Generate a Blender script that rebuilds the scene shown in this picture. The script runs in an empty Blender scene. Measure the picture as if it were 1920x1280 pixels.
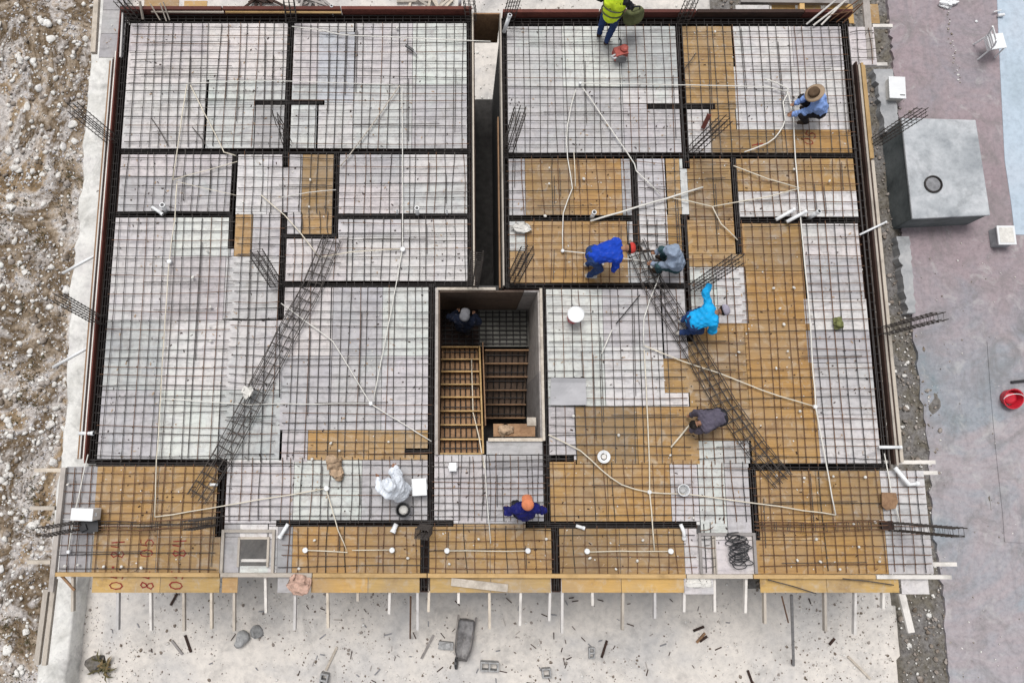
import bpy, math, random
import numpy as np
from mathutils import Vector, Matrix
R = math.radians
random.seed(7); rng = np.random.default_rng(7)
scene = bpy.context.scene
col = scene.collection

# ---------------------------------------------------------------- camera
IMG_W, IMG_H = 1920.0, 1280.0
FOCAL, PPX, PPY, TILT, HC = 1390.0, 845.0, 640.0, R(9.4), 14.0
CT, ST = math.cos(TILT), math.sin(TILT)
cam = bpy.data.cameras.new('camera'); cam_o = bpy.data.objects.new('camera', cam); col.objects.link(cam_o)
cam.sensor_fit = 'HORIZONTAL'; cam.sensor_width = 36.0; cam.lens = FOCAL / IMG_W * 36.0
cam.shift_x = (IMG_W / 2 - PPX) / IMG_W; cam.clip_end = 2000; cam.clip_start = 0.1
cam_o.location = (0, 0, HC); cam_o.rotation_euler = (TILT, 0, 0)
scene.camera = cam_o

# ---------------------------------------------------------------- sky and sun (overcast)
SUN_EL, SUN_AZ = R(70), R(-25)          # azimuth measured from +Y towards +X
world = bpy.data.worlds.new('World'); scene.world = world; world.use_nodes = True
wn, wl = world.node_tree.nodes, world.node_tree.links; wn.clear()
wo = wn.new('ShaderNodeOutputWorld'); bg = wn.new('ShaderNodeBackground'); sky = wn.new('ShaderNodeTexSky')
hs = wn.new('ShaderNodeHueSaturation'); hs.inputs['Saturation'].default_value = 0.16
sky.sky_type = 'NISHITA'; sky.sun_disc = False; sky.sun_elevation = SUN_EL; sky.sun_rotation = SUN_AZ
sky.air_density = 1.0; sky.dust_density = 3.0; sky.ozone_density = 1.0
bg.inputs['Strength'].default_value = 0.13
wl.new(sky.outputs[0], hs.inputs['Color']); wl.new(hs.outputs[0], bg.inputs[0]); wl.new(bg.outputs[0], wo.inputs[0])
sl = bpy.data.lights.new('sun', 'SUN'); sl.energy = 2.0; sl.angle = R(26); sl.color = (1.0, 0.975, 0.95)
so = bpy.data.objects.new('sun', sl); col.objects.link(so)
sd = Vector((math.cos(SUN_EL) * math.sin(SUN_AZ), math.cos(SUN_EL) * math.cos(SUN_AZ), math.sin(SUN_EL)))
so.rotation_euler = sd.to_track_quat('Z', 'Y').to_euler(); so.location = sd * 40
scene.view_settings.view_transform = 'Standard'; scene.view_settings.look = 'None'
scene.view_settings.gamma = 1.0; scene.view_settings.use_curve_mapping = False
scene.view_settings.exposure = 0.08

# ---------------------------------------------------------------- photo pixel -> place
GZ = -3.2
def P(px, py, z=0.0):
    x = (px - PPX) / FOCAL; y = (PPY - py) / FOCAL
    dy = y * CT + ST; dz = y * ST - CT; t = (z - HC) / dz
    return Vector((x * t, dy * t, z))
def proj(v):
    zr = v[2] - HC; yc = v[1] * CT + zr * ST; zc = -(-v[1] * ST + zr * CT)
    return (PPX + FOCAL * v[0] / zc, PPY - FOCAL * yc / zc)
U = 0.0101                                # metres per photo pixel on the deck

# ---------------------------------------------------------------- materials
MATS = {}
def newmat(name, rough=0.8, metal=0.0, spec=0.3):
    m = bpy.data.materials.new(name); m.use_nodes = True; MATS[name] = m
    nt = m.node_tree; b = nt.nodes['Principled BSDF']
    b.inputs['Roughness'].default_value = rough; b.inputs['Metallic'].default_value = metal
    b.inputs['Specular IOR Level'].default_value = spec
    return m, nt, b
def N(nt, t, **k):
    n = nt.nodes.new(t)
    for a, v in k.items():
        if a in n.inputs: n.inputs[a].default_value = v
        else: setattr(n, a, v)
    return n
def noise(nt, vec, scale, detail=4, rough=0.55, dist=0.0):
    n = N(nt, 'ShaderNodeTexNoise'); n.inputs['Scale'].default_value = scale; n.inputs['Detail'].default_value = detail
    n.inputs['Roughness'].default_value = rough; n.inputs['Distortion'].default_value = dist
    if vec is not None: nt.links.new(vec, n.inputs['Vector'])
    return n.outputs['Fac']
def ramp(nt, fac, stops):
    r = N(nt, 'ShaderNodeValToRGB'); nt.links.new(fac, r.inputs[0]); e = r.color_ramp.elements
    while len(e) < len(stops): e.new(0.5)
    for i, (p, c) in enumerate(stops):
        e[i].position = p; e[i].color = (c[0], c[1], c[2], 1) if hasattr(c, '__len__') else (c, c, c, 1)
    return r.outputs[0]
def mix(nt, fac, a, b, mode='MIX'):
    n = N(nt, 'ShaderNodeMix', data_type='RGBA', blend_type=mode)
    for sock, v in ((n.inputs[0], fac), (n.inputs[6], a), (n.inputs[7], b)):
        if hasattr(v, 'links'): nt.links.new(v, sock)
        elif hasattr(v, '__len__'): sock.default_value = (v[0], v[1], v[2], 1)
        else: sock.default_value = v
    return n.outputs[2]
def pos(nt):
    return N(nt, 'ShaderNodeNewGeometry').outputs['Position']
def stretch(nt, vec, s):
    m = N(nt, 'ShaderNodeMapping'); m.inputs['Scale'].default_value = s; nt.links.new(vec, m.inputs[0]); return m.outputs[0]
def bump(nt, b, h, strength=0.4, dist=0.01):
    n = N(nt, 'ShaderNodeBump'); n.inputs['Strength'].default_value = strength; n.inputs['Distance'].default_value = dist
    nt.links.new(h, n.inputs['Height']); nt.links.new(n.outputs[0], b.inputs['Normal'])
def setc(nt, b, c): nt.links.new(c, b.inputs['Base Color'])
def rnd(nt): return N(nt, 'ShaderNodeObjectInfo').outputs['Random']

def plain(name, c, rough=0.7, metal=0.0, var=0.25, scale=12.0, spec=0.3, bmp=0.15):
    m, nt, b = newmat(name, rough, metal, spec)
    n = noise(nt, pos(nt), scale, 5, 0.6)
    lo = [x * (1 - var) for x in c]; hi = [min(1, x * (1 + var)) for x in c]
    c1 = ramp(nt, n, [(0.3, lo), (0.7, hi)])
    n2 = noise(nt, pos(nt), scale * 0.17, 3)
    c1 = mix(nt, ramp(nt, n2, [(0.4, 0.0), (0.75, 0.35)]), c1, [x * 0.6 for x in c])
    setc(nt, b, c1); 
    if bmp: bump(nt, b, n, bmp, 0.004)
    return m

def sheet_white(name, base, dark=0.0):
    m, nt, b = newmat(name, 0.75, 0, 0.25); p = pos(nt); r = rnd(nt)
    tint = ramp(nt, noise(nt, p, 0.75, 3, 0.6), [(0.30, (0.54, 0.63, 0.585)), (0.42, (0.61, 0.60, 0.61)), (0.52, (0.63, 0.60, 0.585)),
                                                 (0.62, (0.55, 0.55, 0.57)), (0.72, (0.63, 0.565, 0.55))])
    tint2 = ramp(nt, noise(nt, p, 1.9, 4, 0.6, 0.5), [(0.32, (0.52, 0.59, 0.555)), (0.5, (0.62, 0.61, 0.59)), (0.66, (0.54, 0.525, 0.575))])
    c = mix(nt, 0.55, base, mix(nt, 0.4, tint, tint2))
    fine = noise(nt, p, 9, 6, 0.65)
    c = mix(nt, 1.0, c, ramp(nt, fine, [(0.25, (0.80, 0.80, 0.82)), (0.5, (1, 1, 1)), (0.8, (1.12, 1.11, 1.1))]), 'MULTIPLY')
    smear = noise(nt, stretch(nt, p, (1.0, 5.0, 1)), 1.6, 5, 0.7, 0.6)
    c = mix(nt, ramp(nt, smear, [(0.50, 0.0), (0.70, 0.68)]), c, (0.27, 0.26, 0.265))
    smear2 = noise(nt, stretch(nt, p, (4.0, 1.0, 1)), 2.3, 5, 0.7, 0.4)
    c = mix(nt, ramp(nt, smear2, [(0.56, 0.0), (0.76, 0.6)]), c, (0.34, 0.30, 0.30))
    spl = noise(nt, p, 4.5, 7, 0.75, 1.5)
    c = mix(nt, ramp(nt, spl, [(0.52, 0.0), (0.64, 0.6)]), c, (0.38, 0.36, 0.34))
    spots = noise(nt, p, 26, 2, 0.5)
    c = mix(nt, ramp(nt, spots, [(0.70, 0.0), (0.76, 0.6)]), c, (0.75, 0.74, 0.73))
    c = mix(nt, 1.0, c, ramp(nt, r, [(0.0, (0.74, 0.74, 0.76)), (0.35, (0.94, 0.92, 0.94)), (0.7, (1.0, 1.0, 0.99)), (1.0, (1.1, 1.09, 1.08))]), 'MULTIPLY')
    if dark: c = mix(nt, dark, c, (0.17, 0.163, 0.16))
    setc(nt, b, c); bump(nt, b, fine, 0.2, 0.004)
    return m
def sheet_orange(name, lo, hi):
    m, nt, b = newmat(name, 0.6, 0, 0.35); p = pos(nt); r = rnd(nt)
    g = noise(nt, stretch(nt, p, (1.2, 14, 1)), 2.2, 6, 0.65, 0.5)
    c = ramp(nt, g, [(0.28, lo), (0.72, hi)])
    big = noise(nt, p, 1.1, 4, 0.6)
    c = mix(nt, ramp(nt, big, [(0.42, 0.0), (0.66, 0.65)]), c, (0.33, 0.245, 0.155))
    pale = noise(nt, p, 3.2, 6, 0.7, 0.8)
    c = mix(nt, ramp(nt, pale, [(0.54, 0.0), (0.72, 0.6)]), c, (0.50, 0.44, 0.35))
    spl = noise(nt, p, 5.5, 7, 0.75, 1.5)
    c = mix(nt, ramp(nt, spl, [(0.56, 0.0), (0.66, 0.55)]), c, (0.42, 0.38, 0.33))
    dk = noise(nt, p, 2.1, 5, 0.7)
    c = mix(nt, ramp(nt, dk, [(0.54, 0.0), (0.74, 0.7)]), c, (0.17, 0.095, 0.045))
    c = mix(nt, 1.0, c, ramp(nt, r, [(0.0, (0.74, 0.76, 0.82)), (0.3, (0.92, 0.95, 1.05)), (0.5, (1.0, 1.0, 1.0)), (0.75, (0.98, 0.92, 0.85)), (1.0, (1.15, 1.13, 1.08))]), 'MULTIPLY')
    setc(nt, b, c); bump(nt, b, g, 0.15, 0.003)
    return m
sheet_white('ply_white', (0.58, 0.55, 0.545)); sheet_white('ply_green', (0.555, 0.61, 0.56)); sheet_white('ply_pink', (0.63, 0.565, 0.55)); sheet_white('ply_lilac', (0.56, 0.54, 0.55)); sheet_white('ply_blue', (0.49, 0.545, 0.60)); sheet_white('ply_dim', (0.53, 0.525, 0.53), 0.15); sheet_white('ply_grey', (0.55, 0.54, 0.56), 0.45)
sheet_orange('ply_orange', (0.28, 0.16, 0.055), (0.46, 0.28, 0.10))
sheet_orange('ply_yellow', (0.42, 0.265, 0.085), (0.56, 0.365, 0.13))
def wood(name, lo, hi, sc=(2, 2, 2), rough=0.75):
    m, nt, b = newmat(name, rough, 0, 0.25)
    tc = N(nt, 'ShaderNodeTexCoord').outputs['Object']; r = rnd(nt)
    g = noise(nt, stretch(nt, tc, sc), 6, 6, 0.65, 0.7)
    c = ramp(nt, g, [(0.3, lo), (0.7, hi)])
    st = noise(nt, pos(nt), 2.5, 4, 0.65)
    c = mix(nt, ramp(nt, st, [(0.5, 0.0), (0.75, 0.6)]), c, [x * 0.45 for x in lo])
    c = mix(nt, 1.0, c, ramp(nt, r, [(0.0, (0.72, 0.72, 0.74)), (1.0, (1.15, 1.12, 1.08))]), 'MULTIPLY')
    setc(nt, b, c); bump(nt, b, g, 0.3, 0.004); return m
wood('timber_pale', (0.40, 0.35, 0.29), (0.62, 0.57, 0.50)); wood('timber_brown', (0.20, 0.115, 0.065), (0.36, 0.225, 0.13))
wood('timber_orange', (0.42, 0.26, 0.11), (0.62, 0.44, 0.21)); wood('timber_grey', (0.27, 0.25, 0.235), (0.45, 0.42, 0.40))
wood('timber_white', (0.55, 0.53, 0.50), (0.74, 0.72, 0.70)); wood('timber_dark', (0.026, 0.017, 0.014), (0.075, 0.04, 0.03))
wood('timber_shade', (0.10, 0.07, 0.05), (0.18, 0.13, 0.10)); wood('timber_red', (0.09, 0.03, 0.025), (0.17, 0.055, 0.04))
plain('rebar', (0.085, 0.074, 0.068), 0.6, 0.35, 0.35, 8.0)
plain('rebar_rust', (0.145, 0.075, 0.042), 0.7, 0.2, 0.35, 8.0)
plain('rebar_dark', (0.032, 0.028, 0.027), 0.55, 0.3, 0.3, 8.0)
plain('pvc', (0.70, 0.68, 0.63), 0.45, 0, 0.10, 6.0, 0.45, 0); plain('pvc_cream', (0.66, 0.60, 0.49), 0.45, 0, 0.12, 6.0, 0.45, 0)
plain('white_plastic', (0.76, 0.77, 0.78), 0.4, 0, 0.06, 5.0, 0.5, 0); plain('red_plastic', (0.50, 0.018, 0.035), 0.35, 0, 0.2, 6.0, 0.5, 0)
plain('black_plastic', (0.025, 0.025, 0.028), 0.45, 0, 0.3, 8.0, 0.5, 0); plain('bone_white', (0.66, 0.64, 0.60), 0.8, 0, 0.15, 20)
plain('red_paint', (0.22, 0.018, 0.012), 0.6, 0, 0.25, 30.0); plain('paper_brown', (0.42, 0.30, 0.20), 0.85, 0, 0.3, 14)
plain('paper_pink', (0.50, 0.33, 0.26), 0.85, 0, 0.35, 14); plain('steel_grey', (0.24, 0.24, 0.25), 0.5, 0.5, 0.3, 9)
plain('machine_red', (0.42, 0.10, 0.08), 0.5, 0.1, 0.35, 14); plain('olive', (0.15, 0.16, 0.06), 0.85, 0, 0.4, 18)
plain('panel_grey', (0.40, 0.395, 0.41), 0.6, 0, 0.08, 5); plain('chunk', (0.36, 0.36, 0.36), 0.9, 0, 0.35, 14, 0.2, 0.6)

def concrete(name, cols, sc=0.5, rough=0.85, dirt=0.35, bmp=0.35, crack=True):
    m, nt, b = newmat(name, rough, 0, 0.25); p = pos(nt)
    c = ramp(nt, noise(nt, p, sc, 4, 0.6, 0.4), [(0.30 + 0.40 * i / (len(cols) - 1), x) for i, x in enumerate(cols)])
    fine = noise(nt, p, 7, 8, 0.7)
    c = mix(nt, 1.0, c, ramp(nt, fine, [(0.2, (0.72, 0.72, 0.73)), (0.5, (1, 1, 1)), (0.8, (1.18, 1.17, 1.16))]), 'MULTIPLY')
    d = noise(nt, p, 1.3, 6, 0.7, 0.5)
    c = mix(nt, ramp(nt, d, [(0.52, 0.0), (0.75, dirt)]), c, [x * 0.4 for x in cols[0]])
    gr = noise(nt, p, 34, 3, 0.6)
    c = mix(nt, ramp(nt, gr, [(0.62, 0.0), (0.70, 0.35)]), c, [x * 0.5 for x in cols[-1]])
    setc(nt, b, c); bump(nt, b, fine, bmp, 0.01); return m
concrete('yard', [(0.44, 0.43, 0.425), (0.56, 0.535, 0.51), (0.64, 0.60, 0.555), (0.68, 0.635, 0.585)], 0.6, 0.9, 0.5, 0.5)
def lane_mat():
    m, nt, b = newmat('lane', 0.8, 0, 0.25); p = pos(nt)
    sx = N(nt, 'ShaderNodeSeparateXYZ'); nt.links.new(p, sx.inputs[0])
    pink = ramp(nt, noise(nt, p, 0.5, 5, 0.65, 0.8), [(0.3, (0.255, 0.24, 0.265)), (0.5, (0.31, 0.255, 0.27)), (0.7, (0.285, 0.225, 0.24))])
    grey = ramp(nt, noise(nt, p, 0.42, 5, 0.65, 0.8), [(0.28, (0.20, 0.25, 0.275)), (0.42, (0.29, 0.305, 0.335)), (0.55, (0.355, 0.315, 0.33)), (0.72, (0.34, 0.35, 0.375))])
    n1 = noise(nt, p, 0.6, 4, 0.6)                      # the older reddish concrete lies to the north, the newer grey one to the south
    ad = N(nt, 'ShaderNodeMath', operation='MULTIPLY_ADD'); nt.links.new(n1, ad.inputs[0]); ad.inputs[1].default_value = 4.0; nt.links.new(sx.outputs[1], ad.inputs[2])
    c = mix(nt, ramp(nt, N2(nt, ad.outputs[0], 0.0, 9.0), [(0.35, 0.0), (0.75, 1.0)]), grey, pink)
    fine = noise(nt, p, 9, 9, 0.72)
    c = mix(nt, 1.0, c, ramp(nt, fine, [(0.25, (0.70, 0.70, 0.71)), (0.5, (1, 1, 1)), (0.75, (1.2, 1.19, 1.18))]), 'MULTIPLY')
    d = noise(nt, p, 1.1, 7, 0.72, 1.2)
    c = mix(nt, ramp(nt, d, [(0.47, 0.0), (0.70, 0.65)]), c, (0.16, 0.155, 0.15))
    t = noise(nt, stretch(nt, p, (5.0, 0.35, 1)), 1.0, 5, 0.6)
    c = mix(nt, ramp(nt, t, [(0.56, 0.0), (0.70, 0.35)]), c, (0.20, 0.19, 0.20))
    pl = noise(nt, p, 2.0, 6, 0.7, 0.6)
    c = mix(nt, ramp(nt, pl, [(0.55, 0.0), (0.70, 0.5)]), c, (0.50, 0.49, 0.48))
    v = N(nt, 'ShaderNodeTexVoronoi', feature='DISTANCE_TO_EDGE'); v.inputs['Scale'].default_value = 0.55
    wv = N(nt, 'ShaderNodeVectorMath', operation='ADD'); nn = N(nt, 'ShaderNodeTexNoise'); nn.inputs['Scale'].default_value = 2.5; nn.inputs['Detail'].default_value = 6; nt.links.new(p, nn.inputs['Vector'])
    nt.links.new(p, wv.inputs[0]); nt.links.new(nn.outputs['Color'], wv.inputs[1]); nt.links.new(wv.outputs[0], v.inputs['Vector'])
    setc(nt, b, c); bump(nt, b, fine, 0.3, 0.01)
def N2(nt, v, lo, hi):
    n = N(nt, 'ShaderNodeMapRange'); nt.links.new(v, n.inputs[0]); n.inputs[1].default_value = lo; n.inputs[2].default_value = hi; return n.outputs[0]
lane_mat()
concrete('old_wall', [(0.52, 0.51, 0.48), (0.70, 0.69, 0.66), (0.60, 0.58, 0.565)], 1.6, 0.9, 0.8, 0.8)
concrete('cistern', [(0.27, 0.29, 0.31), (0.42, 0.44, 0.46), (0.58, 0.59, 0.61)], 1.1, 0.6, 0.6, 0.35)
concrete('blue_floor', [(0.35, 0.42, 0.48), (0.43, 0.51, 0.59), (0.45, 0.51, 0.58)], 0.5, 0.6, 0.12, 0.1)
concrete('kerb', [(0.24, 0.25, 0.26), (0.36, 0.365, 0.375), (0.44, 0.44, 0.44)], 1.8, 0.9, 0.7, 0.8); concrete('cistern_shaded', [(0.09, 0.105, 0.11), (0.15, 0.17, 0.175), (0.20, 0.22, 0.225)], 1.4, 0.8, 0.6, 0.5)  # cistern sides darker than the top: south face shade put into the colour
concrete('block_shaded', [(0.05, 0.05, 0.05), (0.075, 0.075, 0.075)], 2.0, 0.95, 0.3, 0.5); concrete('block', [(0.16, 0.16, 0.165), (0.22, 0.22, 0.225)], 2.0, 0.95, 0.3, 0.5)
def soil(name, cols, sc=0.7):
    m, nt, b = newmat(name, 0.95, 0, 0.1); p = pos(nt)
    c = ramp(nt, noise(nt, p, sc, 6, 0.65, 0.6), [(0.27 + 0.46 * i / (len(cols) - 1), x) for i, x in enumerate(cols)])
    f = noise(nt, p, 11, 8, 0.75)
    c = mix(nt, 1.0, c, ramp(nt, f, [(0.30, (0.30, 0.28, 0.27)), (0.5, (1, 1, 1)), (0.72, (1.5, 1.5, 1.5))]), 'MULTIPLY')
    setc(nt, b, c); bump(nt, b, f, 0.8, 0.03); return m
soil('rubble_soil', [(0.045, 0.03, 0.018), (0.14, 0.095, 0.055), (0.30, 0.22, 0.14), (0.48, 0.45, 0.43), (0.11, 0.075, 0.042), (0.32, 0.26, 0.20), (0.50, 0.475, 0.46), (0.34, 0.29, 0.24), (0.05, 0.036, 0.022)], 0.5)
soil('dark_soil', [(0.10, 0.095, 0.085), (0.19, 0.18, 0.175), (0.14, 0.125, 0.10), (0.25, 0.24, 0.24)], 1.1)
def rockmat(name, cols):
    m, nt, b = newmat(name, 0.95, 0, 0.1); p = pos(nt)
    c = ramp(nt, noise(nt, p, 2.6, 3, 0.6), [(0.25 + 0.5 * i / (len(cols) - 1), x) for i, x in enumerate(cols)])
    f = noise(nt, p, 25, 5, 0.7)
    c = mix(nt, 1.0, c, ramp(nt, f, [(0.3, (0.7, 0.7, 0.7)), (0.7, (1.2, 1.2, 1.2))]), 'MULTIPLY')
    setc(nt, b, c); bump(nt, b, f, 0.5, 0.01); return m
rockmat('rock_pale', [(0.42, 0.37, 0.32), (0.66, 0.635, 0.60), (0.76, 0.745, 0.71), (0.50, 0.48, 0.48)])
rockmat('rock_grey', [(0.30, 0.28, 0.28), (0.50, 0.49, 0.51), (0.62, 0.61, 0.62), (0.22, 0.19, 0.17)])
rockmat('rock_dark', [(0.07, 0.055, 0.04), (0.22, 0.18, 0.145), (0.38, 0.34, 0.31), (0.13, 0.11, 0.095)])
plain('weed', (0.115, 0.10, 0.05), 0.9, 0, 0.5, 3.0); plain('dry_leaf', (0.22, 0.16, 0.08), 0.9, 0, 0.5, 4.0)
def cloth(name, c, fade=0.2):
    m, nt, b = newmat(name, 0.9, 0, 0.15)
    p = N(nt, 'ShaderNodeTexCoord').outputs['Object']
    n = noise(nt, p, 7, 4, 0.6); f = noise(nt, p, 160, 2, 0.5)
    c1 = ramp(nt, n, [(0.3, [x * (1 - fade) for x in c]), (0.7, [min(1, x * (1 + fade)) for x in c])])
    c1 = mix(nt, 1.0, c1, ramp(nt, f, [(0.3, 0.88), (0.7, 1.1)]), 'MULTIPLY')
    dd = noise(nt, p, 14, 6, 0.7)
    c1 = mix(nt, ramp(nt, dd, [(0.55, 0.0), (0.72, 0.18)]), c1, (0.30, 0.27, 0.24))
    setc(nt, b, c1); bump(nt, b, n, 0.4, 0.02); return m
for n_, c_ in (('skin', (0.30, 0.16, 0.10)), ('cloth_royal', (0.012, 0.055, 0.42)), ('cloth_cyan', (0.012, 0.34, 0.70)), ('cloth_navy', (0.012, 0.014, 0.12)),
               ('cloth_sky', (0.22, 0.34, 0.66)), ('cloth_heather', (0.27, 0.33, 0.43)), ('cloth_mauve', (0.095, 0.085, 0.115)), ('cloth_white', (0.70, 0.74, 0.80)),
               ('denim', (0.025, 0.05, 0.14)), ('cloth_black', (0.02, 0.02, 0.025)), ('cloth_teal', (0.035, 0.075, 0.085)), ('boot', (0.05, 0.035, 0.025)),
               ('shoe_pale', (0.45, 0.42, 0.38)), ('hivis', (0.66, 0.86, 0.04)), ('straw', (0.10, 0.065, 0.04)), ('straw_light', (0.34, 0.25, 0.17)),
               ('cap_red', (0.52, 0.05, 0.04)), ('cap_grey', (0.33, 0.31, 0.38)), ('cap_orange', (0.58, 0.20, 0.10)), ('hair', (0.015, 0.012, 0.01)),
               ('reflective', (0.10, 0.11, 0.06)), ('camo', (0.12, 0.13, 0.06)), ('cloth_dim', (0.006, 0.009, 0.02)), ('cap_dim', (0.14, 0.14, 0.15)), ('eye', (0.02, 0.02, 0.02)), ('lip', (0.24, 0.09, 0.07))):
    cloth(n_, c_)

# ---------------------------------------------------------------- mesh helpers
def tag(o, label, cat, group=None, kind=None):
    if label: o['label'] = label
    if cat: o['category'] = cat
    if group: o['group'] = group
    if kind: o['kind'] = kind
    return o
def empty(name, loc, label, cat, group=None):
    o = bpy.data.objects.new(name, None); o.empty_display_size = 0.1; o.location = loc; col.objects.link(o)
    return tag(o, label, cat, group)
def link(name, me, parent=None, loc=(0, 0, 0), rot=None, scale=None):
    o = bpy.data.objects.new(name, me); col.objects.link(o); o.location = loc
    if rot is not None:
        o.rotation_euler = rot
    if scale is not None: o.scale = scale
    if parent: o.parent = parent
    return o
class MB:
    def __init__(s): s.v = []; s.f = []
    def add(s, vs, fs):
        k = len(s.v); s.v += [tuple(v) for v in vs]; s.f += [tuple(i + k for i in f) for f in fs]; return s
    def box(s, c, d, rz=0.0, ry=0.0):
        M = Matrix.Rotation(rz, 3, 'Z') @ Matrix.Rotation(ry, 3, 'Y'); c = Vector(c); h = [x / 2 for x in d]
        vs = [c + M @ Vector((sx * h[0], sy * h[1], sz * h[2])) for sx in (-1, 1) for sy in (-1, 1) for sz in (-1, 1)]
        return s.add(vs, [(0, 1, 3, 2), (4, 6, 7, 5), (0, 4, 5, 1), (2, 3, 7, 6), (0, 2, 6, 4), (1, 5, 7, 3)])
    def beam(s, a, b, w, h, up=(0, 0, 1)):
        a, b = Vector(a), Vector(b); d = (b - a).normalized(); sd_ = d.cross(Vector(up))
        if sd_.length < 1e-4: sd_ = d.cross(Vector((1, 0, 0)))
        sd_.normalize(); u = sd_.cross(d)
        vs = [q + sd_ * (i * w / 2) + u * (j * h / 2) for q in (a, b) for i in (-1, 1) for j in (-1, 1)]
        return s.add(vs, [(0, 1, 3, 2), (4, 6, 7, 5), (0, 4, 5, 1), (2, 3, 7, 6), (0, 2, 6, 4), (1, 5, 7, 3)])
    def tube(s, pts, r, n=6, closed=False):
        pts = [Vector(p) for p in pts]; m = len(pts); rings = []
        for i, p in enumerate(pts):
            if closed: d = (pts[(i + 1) % m] - pts[i - 1])
            else: d = pts[min(i + 1, m - 1)] - pts[max(i - 1, 0)]
            d.normalize(); a = d.cross(Vector((0, 0, 1)))
            if a.length < 0.05: a = d.cross(Vector((0, 1, 0)))
            a.normalize(); b = a.cross(d); rr = r[i] if hasattr(r, '__len__') else r
            rings.append([p + (a * math.cos(2 * math.pi * k / n) + b * math.sin(2 * math.pi * k / n)) * rr for k in range(n)])
        fs = []; q = m if closed else m - 1
        for i in range(q):
            j = (i + 1) % m
            for k in range(n):
                k2 = (k + 1) % n; fs.append((i * n + k, j * n + k, j * n + k2, i * n + k2))
        if not closed: fs += [tuple(range(n)), tuple(reversed(range((m - 1) * n, m * n)))]
        return s.add([v for rg in rings for v in rg], fs)
    def lathe(s, c, prof, n=16, tilt=None):
        c = Vector(c); vs = []; fs = []; m = len(prof)
        for r, z in prof:
            for k in range(n):
                v = Vector((r * math.cos(2 * math.pi * k / n), r * math.sin(2 * math.pi * k / n), z))
                vs.append(c + (tilt @ v if tilt else v))
        for i in range(m - 1):
            for k in range(n):
                k2 = (k + 1) % n; fs.append((i * n + k, i * n + k2, (i + 1) * n + k2, (i + 1) * n + k))
        fs += [tuple(reversed(range(n))), tuple(range((m - 1) * n, m * n))]
        return s.add(vs, fs)
    def poly(s, pts, z0, z1):
        n = len(pts); vs = [(p[0], p[1], z0) for p in pts] + [(p[0], p[1], z1) for p in pts]
        return s.add(vs, [tuple(reversed(range(n))), tuple(range(n, 2 * n))] + [(i, (i + 1) % n, n + (i + 1) % n, n + i) for i in range(n)])
    def mesh(s, name, mat, smooth=False):
        me = bpy.data.meshes.new(name); me.from_pydata(s.v, [], s.f); me.validate(); me.update()
        me.materials.append(MATS[mat])
        if smooth: me.polygons.foreach_set('use_smooth', [True] * len(me.polygons))
        return me
    def build(s, name, mat, parent=None, smooth=False):
        if parent is not None:
            L = parent['_w'] if '_w' in parent else parent.location
            L = Vector(L); s.v = [tuple(Vector(v) - L) for v in s.v]
            return link(name, s.mesh(name, mat, smooth), parent)
        if not s.v: return None
        c = Vector([sum(v[i] for v in s.v) / len(s.v) for i in range(3)]); c.z = min(v[2] for v in s.v)
        s.v = [tuple(Vector(v) - c) for v in s.v]
        return link(name, s.mesh(name, mat, smooth), None, c)
def np_mesh(name, V, F, mat, smooth=False):
    me = bpy.data.meshes.new(name); V = np.asarray(V, np.float32); F = np.asarray(F, np.int32)
    me.vertices.add(len(V)); me.vertices.foreach_set('co', V.ravel())
    k = F.shape[1]; me.loops.add(F.size); me.loops.foreach_set('vertex_index', F.ravel())
    me.polygons.add(len(F)); me.polygons.foreach_set('loop_start', np.arange(0, F.size, k, dtype=np.int32))
    me.polygons.foreach_set('loop_total', np.full(len(F), k, np.int32))
    if smooth: me.polygons.foreach_set('use_smooth', np.ones(len(F), bool))
    me.update(calc_edges=True); me.validate(); me.materials.append(MATS[mat]); return me
def vnoise(x, y, seed=0):
    def h(i, j): 
        t = np.sin(i * 127.1 + j * 311.7 + seed * 74.7) * 43758.5453; return t - np.floor(t)
    i = np.floor(x); j = np.floor(y); fx = x - i; fy = y - j; fx = fx * fx * (3 - 2 * fx); fy = fy * fy * (3 - 2 * fy)
    return (h(i, j) * (1 - fx) + h(i + 1, j) * fx) * (1 - fy) + (h(i, j + 1) * (1 - fx) + h(i + 1, j + 1) * fx) * fy
def fbm(x, y, seed=0, o=4):
    s = 0; a = 0.5; 
    for k in range(o): s = s + a * vnoise(x * 2 ** k, y * 2 ** k, seed + k); a *= 0.5
    return s

plain('earth_shaded', (0.045, 0.042, 0.04), 0.95, 0, 0.4, 6)
plain('landing_shaded', (0.17, 0.165, 0.145), 0.8, 0, 0.4, 4)  # landing boards coloured darker to stand in for the well's shade
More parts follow.
